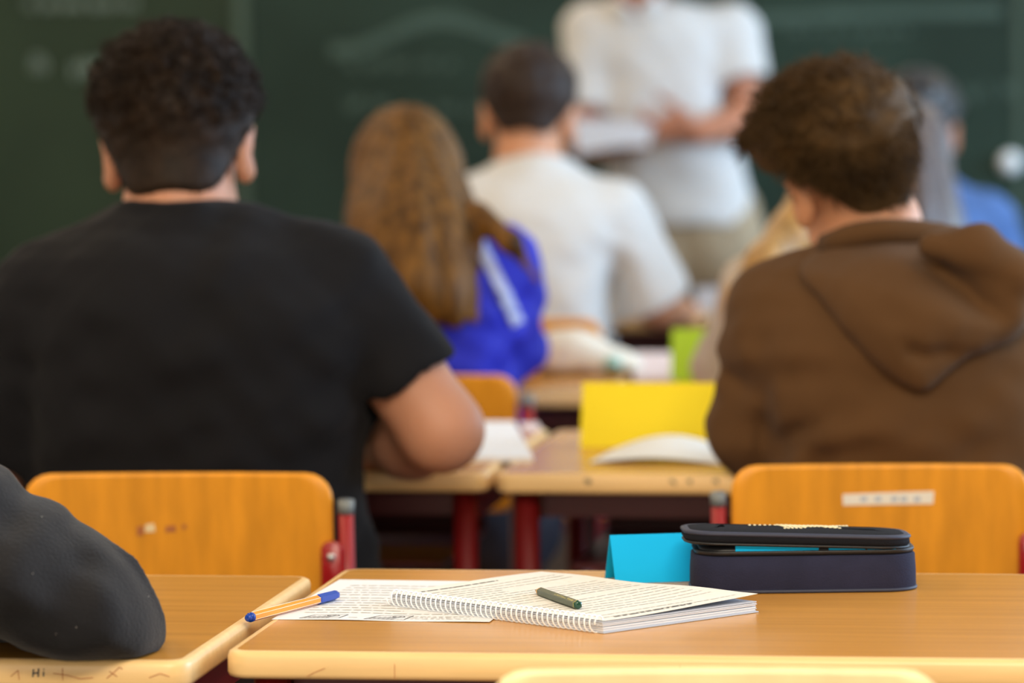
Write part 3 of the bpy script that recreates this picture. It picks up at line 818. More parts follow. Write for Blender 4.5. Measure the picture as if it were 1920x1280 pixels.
patch(ch_l, 'scuff_mark', [(310, 997), (330, 996), (330, 984), (312, 986)], 'scuff')
patch(ch_l, 'scuff_mark', [(342, 991), (350, 990), (350, 982), (342, 983)], 'scuff')

# ------------------------------------------------------------------ things on the front desks
def sheet(name, fn, ns, nt, th, m, base=None, parent=None):
    V = []; Fs = []
    for k in (0, 1):
        for i in range(ns + 1):
            for j in range(nt + 1):
                p = fn(i / ns, j / nt); V.append((p[0], p[1], p[2] + th * k))
    N = (ns + 1) * (nt + 1); ix = lambda i, j: i * (nt + 1) + j
    for i in range(ns):
        for j in range(nt):
            q = (ix(i, j), ix(i + 1, j), ix(i + 1, j + 1), ix(i, j + 1)); Fs.append(tuple(N + k for k in q)); Fs.append(tuple(reversed(q)))
    rim = [ix(i, 0) for i in range(ns)] + [ix(ns, j) for j in range(nt)] + [ix(i, nt) for i in range(ns, 0, -1)] + [ix(0, j) for j in range(nt, 0, -1)]
    for a, b in zip(rim, rim[1:] + rim[:1]): Fs.append((a, b, b + N, a + N))
    return mk(name, V, Fs, m, parent, base, False)
def print_lines(parent, fn, rows, h, seed, m='ink_grey', name='printed_text', lift=.0005, x0=.08, x1=.92, wl=(.02, .07)):
    r = random.Random(seed); mb = MB()
    for t in rows:
        s = x0; e = x1 if r.random() < .75 else x0 + (x1 - x0) * r.uniform(.3, .8)
        while s < e:
            w = min(r.uniform(*wl), e - s); n = 2
            q = [Vector(fn(s + w * k / n, tt)) + Vector((0, 0, lift)) for tt in (t, t + h) for k in range(n + 1)]
            mb.add(q, [(0, 1, 4, 3), (1, 2, 5, 4)]); s += w + r.uniform(.006, .014)
    return mb.obj(name, m, parent, smooth=False)
TZ = TT + .0003
a0 = Pz(509, 1161, TZ); a1 = Pz(632, 1089, TZ); ad = (a1 - a0); ad.z = 0; ad.normalize(); bd = Vector((ad.y, -ad.x, 0))
ws_fn = lambda s, t: a0 + bd * (.21 * s) + ad * (.297 * t) + Vector((0, 0, .0008 * math.sin(s * 5) ** 2 * (1 - t)))
ws = sheet('worksheet', ws_fn, 10, 8, .0002, 'paper_white', base=tuple(a0)); tag(ws, 'loose white printed worksheet lying flat under the spiral notebook and orange pen', 'paper', 'printed worksheets')
print_lines(ws, ws_fn, [.16, .22, .28, .34, .40, .46, .52, .60, .66, .72, .78, .84], .012, 3, x0=.1, x1=.95)
print_lines(ws, ws_fn, [.05, .075, .1], .008, 4, x0=.6, x1=.9, wl=(.012, .03), name='small_print')
mb = MB()
def drawing(fn, lines, w, asp=1.414):
    for pts in lines:
        for (s0, t0), (s1, t1) in zip(pts[:-1], pts[1:]):
            a = Vector(fn(s0, t0)); b = Vector(fn(s1, t1)); d = b - a
            if d.length < 1e-6: continue
            sd = Vector((d.y, -d.x, 0)).normalized() * w / 2; up = Vector((0, 0, .0006)); mb.add([a - sd + up, a + sd + up, b + sd + up, b - sd + up], [(0, 1, 2, 3)])
def house(s, t, w, h, r): 
    L = [[(s, t), (s + w * .25, t + h * .9), (s + w, t + h), (s + w * .9, t + h * .1), (s, t)]]
    for k in range(6): L.append([(s + w * (.1 + .1 * k), t + h * .1), (s + w * (.2 + .11 * k), t + h * (.5 + .06 * k))])
    L.append([(s + w * (.7 + .14 * math.cos(a / 8 * 6.28)), t + h * (.7 + .2 * math.sin(a / 8 * 6.28))) for a in range(9)])
    return L
drawing(ws_fn, house(.12, .025, .2, .085, 1) + house(.42, .02, .2, .10, 2) + [[(.34, .05), (.38, .05)]], .0011)
mb.obj('printed_drawing', 'ink_dark', ws, smooth=False)

# orange fineliner
PA = Pz(464, 1158.5, TT + .005); PB = Pz(631, 1114.5, TT + .0062); pd = (PB - PA); PLEN = pd.length; pd.normalize()
print('pen length', PLEN)
px_ = pd.cross(Vector((0, 0, 1))).normalized(); pz_ = px_.cross(pd)
def hexpts(o, t, r, n=6, a0=30): return [o + pd_ * t + x_ * (r * math.cos(math.radians(a0 + 360 / n * k))) + z_ * (r * math.sin(math.radians(a0 + 360 / n * k))) for k in range(n)]
def prism(o, secs, n=6, a0=30):
    V = []; Fs = []
    for t, r in secs: V += hexpts(o, t, r, n, a0)
    for i in range(len(secs) - 1):
        for k in range(n): j = (k + 1) % n; Fs.append((i * n + k, i * n + j, (i + 1) * n + j, (i + 1) * n + k))
    Fs.append(tuple(range(n - 1, -1, -1))); Fs.append(tuple((len(secs) - 1) * n + k for k in range(n))); return V, Fs
pd_, x_, z_ = pd, px_, pz_
SCL = PLEN / .167
pen = empty('fineliner_pen', tuple(PA), 0, 'orange fineliner with white stripes and blue cap lying across the desk gap', 'pen')
V, Fs = prism(PA, [(.008 * SCL, .0046), (PLEN - .036 * SCL, .0046)]); mk('barrel', V, Fs, 'pen_orange', pen, smooth=False)
for k in range(6):
    a = math.radians(30 + 60 * k); o = PA + (px_ * math.cos(a) + pz_ * math.sin(a)) * .00452
    mb = MB(); mb.tube([o + pd * .008 * SCL, o + pd * (PLEN - .036 * SCL)], .00026, 6); mb.obj('white_stripe', 'pen_white', pen)
V, Fs = prism(PA, [(PLEN - .037 * SCL, .0047), (PLEN - .036 * SCL, .0052), (PLEN - .004, .0049), (PLEN, .0042)]); cp_ = mk('cap', V, Fs, 'pen_blue', pen, smooth=False); cp_['label'] = 'blue cap'
V, Fs = prism(PA, [(0, .0031), (.001, .0036), (.0045, .0036), (.0046, .0046), (.008 * SCL, .0046)], 16); mk('end_plug', V, Fs, 'pen_blue', pen)

# spiral notebook
N0 = Pz(1129, 1189, TZ); A1 = Pz(722, 1135, TZ); B1 = Pz(1440, 1150, TZ)
print('notebook sides', (A1 - N0).length, (B1 - N0).length)
na = (A1 - N0); na.z = 0; na.normalize(); nb = Vector((na.y, -na.x, 0))
if nb.dot(B1 - N0) < 0: nb = -nb
LA = (A1 - N0).length; LB = (B1 - N0).length * 1.0
nb = (nb * .6 + (B1 - N0).normalized() * .4); nb.z = 0; nb.normalize()
nbk = empty('spiral_notebook', tuple(N0), 0, 'thick spiral notebook with white coil lying askew on the front desk', 'notebook')
NF = lambda a, b, z: N0 + na * a + nb * b + Vector((0, 0, z))
def blk(name, z0, z1, a0_, a1_, b0_, b1_, m, parent):
    hh = lambda b: 0.0
    mb = MB(); V = []
    for z in (z0, z1):
        for a, b in ((a0_, b0_), (a1_, b0_), (a1_, b1_), (a0_, b1_)): V.append(NF(a, b, z))
    mb.add(V, [(3, 2, 1, 0), (4, 5, 6, 7), (0, 1, 5, 4), (1, 2, 6, 5), (2, 3, 7, 6), (3, 0, 4, 7)]); return mb.obj(name, m, parent, smooth=False)
blk('back_cover', .0002, .0012, .002, LA - .002, .004, LB, 'paper_grey', nbk)
rr = random.Random(4)
for i in range(9):
    z = .0013 + i * .00105; o = rr.uniform(-.0012, .0012)
    gap = .00012 + (.0005 if i in (4, 7) else 0)
    blk('page_bundle', z, z + .00105 - gap, .003 + rr.uniform(0, .0008), LA - .003 - rr.uniform(0, .001), .004 + rr.uniform(0, .0006), LB - .002 + o, 'paper_white' if i % 2 else 'paper_grey', nbk)
turns = 41; pts = []; cr = .0080
for i in range(turns * 14 + 1):
    th = 2 * math.pi * i / 14; pts.append(NF(.006 + (LA - .012) * i / (turns * 14), .0035 - cr * .85 * math.cos(th), .0083 + cr * math.sin(th)))
mb = MB(); mb.tube(pts, .00085, 6); co = mb.obj('coil', 'coil_white', nbk); co['label'] = 'white plastic coil'
mb = MB()
for i in range(turns - 1):
    a = .006 + (LA - .012) * (i + .55) / turns
    mb.box(NF(a, .0036, .0075), (.0013, .0006, .0012), Matrix((na, nb, Vector((0, 0, 1)))).transposed())
mb.obj('punched_holes', 'ink_mid', nbk, smooth=False)
# printed sheet on the notebook, corner lifting
def top_fn(s, t):
    a = .004 + (LA - .002) * s; b = .007 + (LB - .006) * t
    z = .0113 + .0062 * t ** 2.2 * (1 - s) ** 1.5 + .0016 * math.sin(s * 6 + t * 3) ** 2 * t + .0022 * s * t
    return NF(a, b, z)
tws = sheet('worksheet', top_fn, 14, 12, .0002, 'paper_cream', base=tuple(N0 + Vector((0, 0, .0113)))); tag(tws, 'cream printed worksheet lying on the spiral notebook, one corner lifting', 'paper', 'printed worksheets')
tf2 = lambda s, t: top_fn(1 - t, s)   # text runs away from the coil
print_lines(tws, lambda s, t: top_fn(t, s), [.05, .09, .16, .20, .24, .28, .32, .36, .40, .48, .52, .56, .60, .64, .68, .72, .76, .80, .84, .88], .007, 9, x0=.07, x1=.93)
print_lines(tws, lambda s, t: top_fn(t, s), [.035, .93], .010, 10, m='ink_dark', name='printed_heading', x0=.12, x1=.62)

# green pencil on the sheet
G0 = Pz(1084, 1134, TT + .0164); G1 = Pz(1010, 1108, TT + .0164); pd_ = (G1 - G0).normalized(); GL = (G1 - G0).length; print('pencil', GL)
x_ = pd_.cross(Vector((0, 0, 1))).normalized(); z_ = x_.cross(pd_)
pc = empty('pencil', tuple(G0), 0, 'short dark green hexagonal pencil lying on the worksheet on the notebook', 'pencil')
V, Fs = prism(G0, [(.0030, .0046), (GL - .006, .0046)]); mk('barrel', V, Fs, 'pencil_green', pc, smooth=False)
V, Fs = prism(G0, [(-.0014, .0024), (-.0008, .0038), (.0008, .00455), (.0022, .0046)]); mk('dipped_end', V, Fs, 'pencil_cap', pc)
V, Fs = prism(G0, [(.0022, .00467), (.0030, .00467)]); mk('gold_ring', V, Fs, 'pencil_gold', pc, smooth=False)
V, Fs = prism(G0, [(GL - .006, .0045), (GL + .006, .0012)], 12); mk('sharpened_tip', V, Fs, 'pencil_wood', pc)
V, Fs = prism(G0, [(GL + .006, .0012), (GL + .010, .0003)], 8); mk('lead', V, Fs, 'pencil_green', pc)
V, Fs = text_mesh('CASTELL 9000', .0052)
camside = x_ if x_.dot(Vector((0, -1, 0))) > 0 else -x_
fn_ = (camside * math.cos(math.radians(0)) + z_ * 0)
xs = [v.x for v in V]; wtx = max(xs) - min(xs)
# face between hex corners at 30 and -30 degrees is vertical; text sits on the upper slanted face (60 degrees)
nrm = camside * math.cos(math.radians(60)) + z_ * math.sin(math.radians(60)); upd = (z_ - nrm * z_.dot(nrm)).normalized()
nrm2 = camside; apo = .0046 * math.cos(math.radians(30)) + .00012
sx_ = .05 / wtx
mk('gold_lettering', [G0 + pd_ * (.058 - (v.x - min(xs)) * sx_) + nrm * apo + upd * (v.y * .55 - .0011) for v in V], Fs, 'pencil_gold', pc, smooth=False)
V, Fs = text_mesh('2B', .004)
mk('gold_grade_mark', [G0 + pd_ * (.0125 - v.x * 1.2) + nrm * apo + upd * (v.y * .8 - .0011) for v in V], Fs, 'pencil_gold', pc, smooth=False)

# blue folded card
def tent(name, f0, b0, fdir, L, ridge_h, m, lab, grp='folded name cards'):
    f0 = Vector(f0); b0 = Vector(b0); fdir = Vector(fdir).normalized(); mid = (f0 + b0) / 2; rd_ = Vector((mid.x, mid.y, f0.z + ridge_h))
    mb = MB(); t = .0006
    for p in (f0, b0):
        e = (rd_ - p); nn = e.cross(fdir).normalized() * t / 2
        V = [p - nn, p + fdir * L - nn, rd_ + fdir * L - nn, rd_ - nn, p + nn, p + fdir * L + nn, rd_ + fdir * L + nn, rd_ + nn]
        mb.add(V, [(3, 2, 1, 0), (4, 5, 6, 7), (0, 1, 5, 4), (1, 2, 6, 5), (2, 3, 7, 6), (3, 0, 4, 7)])
    o = mb.obj(name, m, base=tuple(f0), smooth=False); return tag(o, lab, 'card', grp)
f0 = Pz(1154, 1094, TZ); f1 = Pz(1300, 1089.5, TZ); b0 = Pz(1134, 1083.5, TZ); rg = P(1145, 1003, (f0.y + b0.y) / 2)
tent('folded_card', f0, b0, f1 - f0, .21, rg.z - TZ, 'card_blue', 'bright blue folded card standing behind the navy pencil case')

# navy pencil case
cc = Pz(1514, 1112, TZ); CR = Matrix.Rotation(math.radians(1.5), 3, 'Z'); cc = cc + CR @ Vector((0, .052, 0))
case = empty('pencil_case', (cc.x, cc.y, TZ), 0, 'navy fabric pencil case with its zipped lid partly open', 'pencil case')
out = rrect(.111, .050, .033, 10)
tilt = lambda x, y, z: Vector((x - .007, y, z + (-x) * .035 + (-y) * .03))
def cloft(name, lv, m, parent, out_=out, f=None, sm=True):
    V, Fs = loft_outline(out_, lv); V = [cc + CR @ (f(*v) if f else Vector(v)) for v in V]; return mk(name, V, Fs, m, parent, smooth=sm)
body = cloft('case_body', [(0, .003), (.001, .0005), (.003, .0), (.02, .0002), (.035, .0012), (.0365, .003)], 'case_navy', case)
cloft('bottom_piping', [(.0, .001), (.0008, -.001), (.0025, -.0012), (.0035, .0)], 'case_piping', case)
cloft('zip_tape', [(.0365, .0035), (.040, .002), (.0415, .0022), (.0415, .006)], 'zip_black', case)
cloft('lining', [(.0365, .007), (.0448, .007)], 'zip_black', case)
lid = cloft('case_lid', [(.0455, .004), (.0465, .0005), (.049, -.001), (.0535, -.0005), (.0565, .002), (.0575, .006), (.0590, .022), (.0598, .04)], 'case_dark', case, f=tilt)
cloft('lid_piping', [(.0530, -.0005), (.0545, -.0022), (.0562, -.0018), (.0572, .001)], 'case_piping', lid, f=tilt)
cloft('lid_zip', [(.0435, .002), (.0445, -.0008), (.0458, -.0008), (.0466, .001)], 'zip_black', lid, f=tilt)
for x0, x1 in ((-.070, .012), (.022, .058), (.060, .088)):
    mb = MB(); mb.box(cc + CR @ Vector(((x0 + x1) / 2, -.0435, .0435)), ((x1 - x0) / 2, .0012, .0032), CR); o = mb.obj('blue_ruler_edge', 'card_blue', case, smooth=False); o['label'] = 'strip of blue seen through the open zip'
# stitched leaping animal emblem on the lid, dots in rows
mb = MB(); r = random.Random(3)
def dot(x, y, L=.0016, a=0.0):
    L = L * 1.25
    z = .0602 - .0012 * (abs(y) / .03); p = tilt(x, y, z); V, Fs = ball((0, 0, 0), (L, .0012, .0010), 6, 4, Matrix.Rotation(a, 3, 'Z')); mb.add([cc + CR @ (Vector(v) + p) for v in V], Fs)
for i in range(6): dot(-.045 + i * .0052, .004 + .002 * i, .0012)
for i in range(13):
    x = -.016 + i * .0044; n = 7 if i < 5 else 5
    for j in range(n): dot(x + j * .0012, .022 - j * (.0062 if i < 4 else .005) + .003 * math.sin(i * .9), .0017, -1.0)
for i in range(5): dot(.040 + i * .0036, .024 + i * .0022, .0015)
for i in range(4): dot(.030 + i * .0045, -.002 - .002 * i, .0013)
for i in range(4): dot(-.012 + i * .004, -.018 + .001 * i, .0015, -1.0)
o = mb.obj('stitched_emblem', 'thread_cream', lid); o['label'] = 'cream dotted embroidery'

# black fleece jacket
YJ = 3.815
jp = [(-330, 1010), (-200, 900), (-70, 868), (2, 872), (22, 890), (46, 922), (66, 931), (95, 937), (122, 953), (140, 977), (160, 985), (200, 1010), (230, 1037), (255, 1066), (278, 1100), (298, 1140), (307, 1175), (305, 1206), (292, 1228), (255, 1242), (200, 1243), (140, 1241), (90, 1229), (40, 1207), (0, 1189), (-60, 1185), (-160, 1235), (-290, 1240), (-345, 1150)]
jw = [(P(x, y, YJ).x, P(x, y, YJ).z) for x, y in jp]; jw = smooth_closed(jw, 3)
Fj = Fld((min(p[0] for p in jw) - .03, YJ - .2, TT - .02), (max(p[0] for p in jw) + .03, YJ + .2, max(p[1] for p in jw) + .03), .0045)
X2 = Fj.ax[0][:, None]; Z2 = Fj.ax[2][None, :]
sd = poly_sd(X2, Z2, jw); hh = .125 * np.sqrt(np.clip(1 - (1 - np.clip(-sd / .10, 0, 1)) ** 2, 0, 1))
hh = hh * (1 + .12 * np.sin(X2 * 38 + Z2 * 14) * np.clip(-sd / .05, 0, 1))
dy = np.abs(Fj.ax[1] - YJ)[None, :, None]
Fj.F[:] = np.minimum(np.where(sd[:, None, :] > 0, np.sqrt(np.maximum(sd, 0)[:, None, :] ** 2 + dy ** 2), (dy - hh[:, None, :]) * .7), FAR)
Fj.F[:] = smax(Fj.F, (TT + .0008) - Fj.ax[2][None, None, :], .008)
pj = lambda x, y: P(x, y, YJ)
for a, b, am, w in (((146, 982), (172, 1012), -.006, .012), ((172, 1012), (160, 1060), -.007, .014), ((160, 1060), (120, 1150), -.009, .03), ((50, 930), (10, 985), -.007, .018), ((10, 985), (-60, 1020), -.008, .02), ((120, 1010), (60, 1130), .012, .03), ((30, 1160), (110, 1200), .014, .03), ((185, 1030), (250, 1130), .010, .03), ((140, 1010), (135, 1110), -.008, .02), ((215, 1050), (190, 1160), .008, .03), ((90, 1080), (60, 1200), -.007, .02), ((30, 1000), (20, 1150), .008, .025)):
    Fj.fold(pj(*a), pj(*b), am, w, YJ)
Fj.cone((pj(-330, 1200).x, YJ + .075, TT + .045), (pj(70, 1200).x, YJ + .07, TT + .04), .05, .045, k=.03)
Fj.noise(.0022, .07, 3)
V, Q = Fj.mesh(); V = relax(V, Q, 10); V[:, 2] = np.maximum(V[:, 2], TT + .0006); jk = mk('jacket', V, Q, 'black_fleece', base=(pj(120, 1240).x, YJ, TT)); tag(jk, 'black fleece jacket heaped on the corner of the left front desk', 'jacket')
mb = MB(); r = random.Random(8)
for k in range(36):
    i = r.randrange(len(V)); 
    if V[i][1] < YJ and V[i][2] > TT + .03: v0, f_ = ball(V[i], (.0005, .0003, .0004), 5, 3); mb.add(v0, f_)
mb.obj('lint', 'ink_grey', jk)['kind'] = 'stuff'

# ------------------------------------------------------------------ things on the farther desks
def flat_sheet(name, cor, m, lab, cat='paper', th=.001, hump=0.0, grp='loose papers on the farther desks'):
    c4 = [Pz(x, y, TZ) for x, y in cor]
    fn = lambda s, t: (c4[0].lerp(c4[1], s)).lerp(c4[3].lerp(c4[2], s), t) + Vector((0, 0, hump * math.sin(math.pi * min(1, s * 1.2)) * (.4 + .6 * t)))
    return tag(sheet(name, fn, 12, 8, th, m, base=tuple(c4[0])), lab, cat, grp)
flat_sheet('exercise_book', [(850, 866), (1000, 866), (964, 797), (830, 797)], 'paper_white', 'white exercise book beside the bare elbow', 'book', .006, grp=None)
flat_sheet('paper_sheet', [(985, 808), (1016, 806), (1008, 794), (972, 795)], 'paper_pink', 'small pinkish slip behind the white exercise book', th=.002)
flat_sheet('paper_sheet', [(1104, 868), (1400, 872), (1408, 843), (1150, 843)], 'paper_cream', 'humped white page lying before the yellow card', hump=.019)
flat_sheet('paper_sheet', [(1188, 716), (1266, 717), (1258, 664), (1190, 664)], 'paper_pink', 'pale pink paper next to the lime green card', th=.004)
f0 = Pz(1087, 838, TZ); tent('folded_card', f0, f0 + VY * .075, UX, .21, .0835, 'card_yellow', 'yellow folded card standing on the second row desk')
f0 = Pz(1257, 716, TZ); tent('folded_card', f0, f0 + VY * .06, UX, .10, .082, 'card_green', 'lime green folded card on the third row desk')
f0 = Pz(1302, 588, TZ); tent('folded_card', f0, f0 + VY * .05, UX, .10, .050, 'paper_grey', 'small white folded card by the writing forearm')
# soft white pouch
def inflate(name, poly, Y, T, R_, m, res, base_z, parent=None, noise=.003):
    w = smooth_closed([(P(x, y, Y).x, P(x, y, Y).z) for x, y in poly], 4)
    F = Fld((min(p[0] for p in w) - .02, Y - T - .03, base_z - .01), (max(p[0] for p in w) + .02, Y + T + .03, max(p[1] for p in w) + .02), res)
    sd = poly_sd(F.ax[0][:, None], F.ax[2][None, :], w); hh = T * np.sqrt(np.clip(1 - (1 - np.clip(-sd / R_, 0, 1)) ** 2, 0, 1)); dy = np.abs(F.ax[1] - Y)[None, :, None]
    F.F[:] = np.minimum(np.where(sd[:, None, :] > 0, np.sqrt(np.maximum(sd, 0)[:, None, :] ** 2 + dy ** 2), (dy - hh[:, None, :]) * .7), FAR)
    F.F[:] = smax(F.F, base_z - F.ax[2][None, None, :], .005); F.noise(noise, .05, 2)
    V, Q = F.mesh(); return mk(name, V, Q, m, parent, base=(w[0][0], Y, base_z))
po = inflate('pouch', [(992, 700), (998, 655), (1025, 624), (1060, 616), (1100, 622), (1150, 648), (1192, 668), (1205, 690), (1180, 702), (1080, 704)], 6.92, .06, .03, 'pouch_white', .006, TT + .0005); tag(po, 'soft white pouch lying on the third row desk', 'pouch')
inflate('orange_end', [(972, 702), (978, 660), (994, 636), (1012, 646), (1012, 702)], 6.88, .05, .012, 'pouch_orange', .005, TT + .0006, po, .001)
inflate('teal_patch', [(1130, 692), (1134, 672), (1152, 666), (1166, 676), (1164, 692)], 6.87, .03, .012, 'pouch_teal', .005, TT + .0006, po, .001)
dk = inflate('bag', [(1300, 565), (1305, 540), (1340, 530), (1400, 530), (1440, 545), (1440, 565)], 8.75, .05, .02, 'zip_black', .007, TT + .0005); tag(dk, 'small black bag on the desk before the beige trousers', 'bag')

# ------------------------------------------------------------------ the people
def garment(parent, name, m, torso, Y0, arms, neckp, res=.007, trap=.055, collar=None, folds=(), noise=(.0025, .08), ycut=None, n=2.4, tz=None, extra=None, yoke=()):
    """a shirt: body of slices, shoulder yoke, sleeves cut at their hems"""
    pts = [p for a in arms for p in a[:3] if p is not None] + [P(r[1], r[0], Y0) for r in torso] + [P(r[2], r[0], Y0) for r in torso] + [neckp]
    lo, hi = bounds(pts, .12); lo[1] = min(lo[1], Y0 - .26); hi[1] = max(hi[1], Y0 + .26)
    F = Fld(lo, hi, res)
    sl, d, _ = profile_d(F, torso, Y0, 1.0, n); F.put(sl, d, .02)
    neckp = np.array(tuple(neckp))
    for a in arms:
        sh, el, wr, r0, r1, r2, end = a
        F.cone(neckp + (0, .0, -.055), sh, trap * 1.05, trap, k=.05)
        if wr is None:
            F.cone(sh, el, r0, r1, k=.035, end=end)
        else:
            F.cone(sh, el, r0, r1, k=.035); F.cone(el, wr, r1 * .97, r2, k=.02, end=end)
    for a_, b_, r0_, r1_ in yoke: F.cone(a_, b_, r0_, r1_, k=.04)
    if collar: F.cone(collar[0], collar[1], collar[2], collar[3], k=.03, end=1.0)
    for a in arms:      # hollow hems
        sh, el, wr, r0, r1, r2, end = a
        if wr is None:
            A_ = np.array(tuple(sh), float); B_ = np.array(tuple(el), float); h = A_ + (B_ - A_) * (end + .03); r = r0 + (r1 - r0) * end
            F.cone(h, A_ + (B_ - A_) * (end + .25), r - .013, r - .010, k=.004, sub=True)
    def calm(x, y, z):
        m = 1.0
        for a in arms:
            if a[2] is None:
                e = np.array(tuple(a[0]), float); e = e + (np.array(tuple(a[1]), float) - e) * a[6]
                m = m * (1 - np.exp(-((x - e[0]) ** 2 + (y - e[1]) ** 2 + (z - e[2]) ** 2) / .09 ** 2))
        return m
    if noise: F.noise(noise[0], noise[1], 21, calm); F.noise(noise[0] * .5, noise[1] * .45, 22, calm)
    for f in folds: F.fold(f[0], f[1], f[2], f[3], ycut)
    if extra: extra(F)
    V, Q = F.mesh(); V = relax(V, Q, 2); o = mk(name, V, Q, m, parent); return o, F
def add_hair(parent, VQ, m, strand=None, name='hair'):
    V, Q = VQ
    if strand: V, Q = join((V, Q), strands(V, vnormals(V, Q), *strand))
    return mk(name, V, Q, m, parent)
down = lambda R: (lambda p, n: np.tile(np.array((0, 0, -1.0)), (len(p), 1)))

# --- person in the black T-shirt
Y0 = 5.22; q = lambda x, y, dy=0: P(x, y, Y0 + dy)
Rm = rot(yaw=-3, pitch=-14, roll=-3); hc = q(334, 284, .10)
tor = [(405, 230, 450, .03, .07), (440, 150, 555, .02, .10), (480, 85, 630, .01, .125), (560, 48, 690, 0, .145), (650, 38, 706, 0, .15), (750, 40, 702, .01, .15), (800, 46, 690, .01, .15), (860, 56, 678, .02, .15), (930, 56, 684, .02, .15), (1000, 50, 700, .02, .155), (1060, 45, 712, .03, .16), (1150, 50, 712, .04, .16), (1215, 70, 700, .05, .15)]
shL, elL, wrL = q(62, 582), q(-30, 895, .02), q(230, 838, .45)
shR, elR, wrR = q(638, 536), q(828, 806, -.02), q(610, 838, .42)
b1 = person('person in a black T-shirt with short curly dark hair, bare elbow on the desk', hc, 1.05, Rm, q(340, 425, .05), shL, elL, wrL, shR, elR, wrR, (q(372, 1160).x, Y0 + .02, .565),
            torso=tor, Y0=Y0, upper=.056, fore=.047, neck_r=.066, flare=34, res=.006, skin='skin_pale', knee_dx=.13)
F1 = [(q(420, 390), q(360, 560), -.006, .02), (q(470, 400), q(420, 520), .005, .02), (q(260, 420), q(330, 470), -.005, .02), (q(300, 430), q(390, 440), -.005, .012), (q(600, 690), q(690, 760), -.006, .02), (q(680, 640), q(700, 800), -.008, .02),
      (q(120, 780), q(250, 820), .004, .03), (q(560, 800), q(680, 740), .005, .03), (q(70, 640), q(60, 820), -.006, .02), (q(480, 860), q(660, 800), -.004, .02), (q(690, 470), q(640, 640), .004, .03)]
garment(b1, 't_shirt', 'tee_black', tor, Y0, [(shL, elL, None, .066, .064, 0, .87), (shR, elR, None, .066, .072, 0, .70)], q(340, 440, .05), trap=.045, collar=(q(340, 452, .045), q(342, 398, .05), .096, .076), yoke=[(q(300, 458, .03), q(110, 516, .01), .048, .05), (q(390, 452, .03), q(605, 494, .01), .050, .048)], folds=F1, ycut=Y0)
cur = lambda p, n: RNG.normal(size=p.shape) * .5 + np.array((0, 0, .25))
V, Q = short_hair(hc, Rm, 1.05, .028, .010, nape=-.088, slope=.98, lump=.004, lwl=.026, seed=4)
N = vnormals(V, Q); up = V[:, 2] > hc.z + .045
SV = strands(V[up], N[up], 3200, .024, .0010, 5, cur, curl=.006, freq=9, seg=5, lift=.9)
lowm = ~up; SV2 = strands(V[lowm], N[lowm], 1500, .010, .0008, 6, lambda p, n: np.tile((0, 0, -.9), (len(p), 1)), seg=3, lift=.35)
V, Q = join((V, Q), SV, SV2); mk('hair', V, Q, 'hair_black_brown', b1)

# --- person in the brown hoodie
Y0 = 5.27; q = lambda x, y, dy=0: P(x, y, Y0 + dy)
Rm = rot(yaw=24, pitch=-12, roll=-15); hc = q(1594, 336, .06)
tor = [(455, 1560, 1830, .02, .08), (490, 1500, 1900, .02, .11), (540, 1450, 1955, .01, .13), (620, 1405, 2000, 0, .145), (700, 1398, 2010, 0, .15), (780, 1415, 2000, 0, .15), (860, 1424, 1990, .01, .15), (940, 1420, 1992, .02, .15), (1020, 1415, 1995, .02, .155), (1130, 1420, 1990, .04, .155), (1190, 1440, 1975, .05, .14)]
shL, elL, wrL = q(1466, 592), q(1404, 812, .02), q(1590, 842, .33)
shR, elR, wrR = q(1935, 590), q(2015, 815, .03), q(1850, 842, .42)
b2 = person('person seen from behind in a brown hoodie with tousled brown hair, head leaning left', hc, .955, Rm, q(1646, 470, .04), shL, elL, wrL, shR, elR, wrR, (q(1705, 1160).x, Y0 + .02, .565),
            torso=tor, Y0=Y0, upper=.042, fore=.036, neck_r=.056, flare=34, knee_dx=.13)
F2 = [(q(1440, 880), q(1475, 800), -.010, .012), (q(1475, 800), q(1530, 770), -.008, .012), (q(1462, 880), q(1510, 815), .009, .012), (q(1510, 815), q(1580, 800), .007, .014), (q(1500, 890), q(1545, 835), -.008, .012), (q(1545, 835), q(1640, 815), -.006, .014),
      (q(1350, 690), q(1410, 722), -.014, .014), (q(1352, 650), q(1420, 660), .006, .02), (q(1430, 740), q(1424, 880), -.012, .010), (q(1500, 540), q(1440, 700), .005, .03), (q(1600, 860), q(1800, 845), -.005, .014), (q(1560, 780), q(1700, 760), .004, .03)]
o2, FH = garment(b2, 'hoodie', 'hoodie_brown', tor, Y0, [(shL, elL, wrL, .066, .050, .038, .98), (shR, elR, wrR, .066, .050, .038, .98)], q(1672, 470, .04), trap=.058, folds=F2, ycut=Y0 + .05, noise=(.003, .09))
# the hood, lying folded on the back
hpx = [(1492, 502), (1535, 466), (1590, 436), (1650, 424), (1730, 428), (1790, 434), (1860, 442), (1918, 470), (1945, 540), (1915, 585), (1868, 616), (1800, 648), (1738, 692), (1702, 714), (1655, 690), (1598, 640), (1556, 592), (1520, 545)]
hw = smooth_closed([(q(x, y).x, q(x, y).z) for x, y in hpx], 3)
H = Fld(FH.lo, FH.lo + (FH.n - 1) * FH.res, FH.res)
G = Fld((q(1470, 500).x, Y0 - .30, q(1700, 730).z), (q(1965, 500).x, Y0 + .22, q(1700, 405).z), .005)
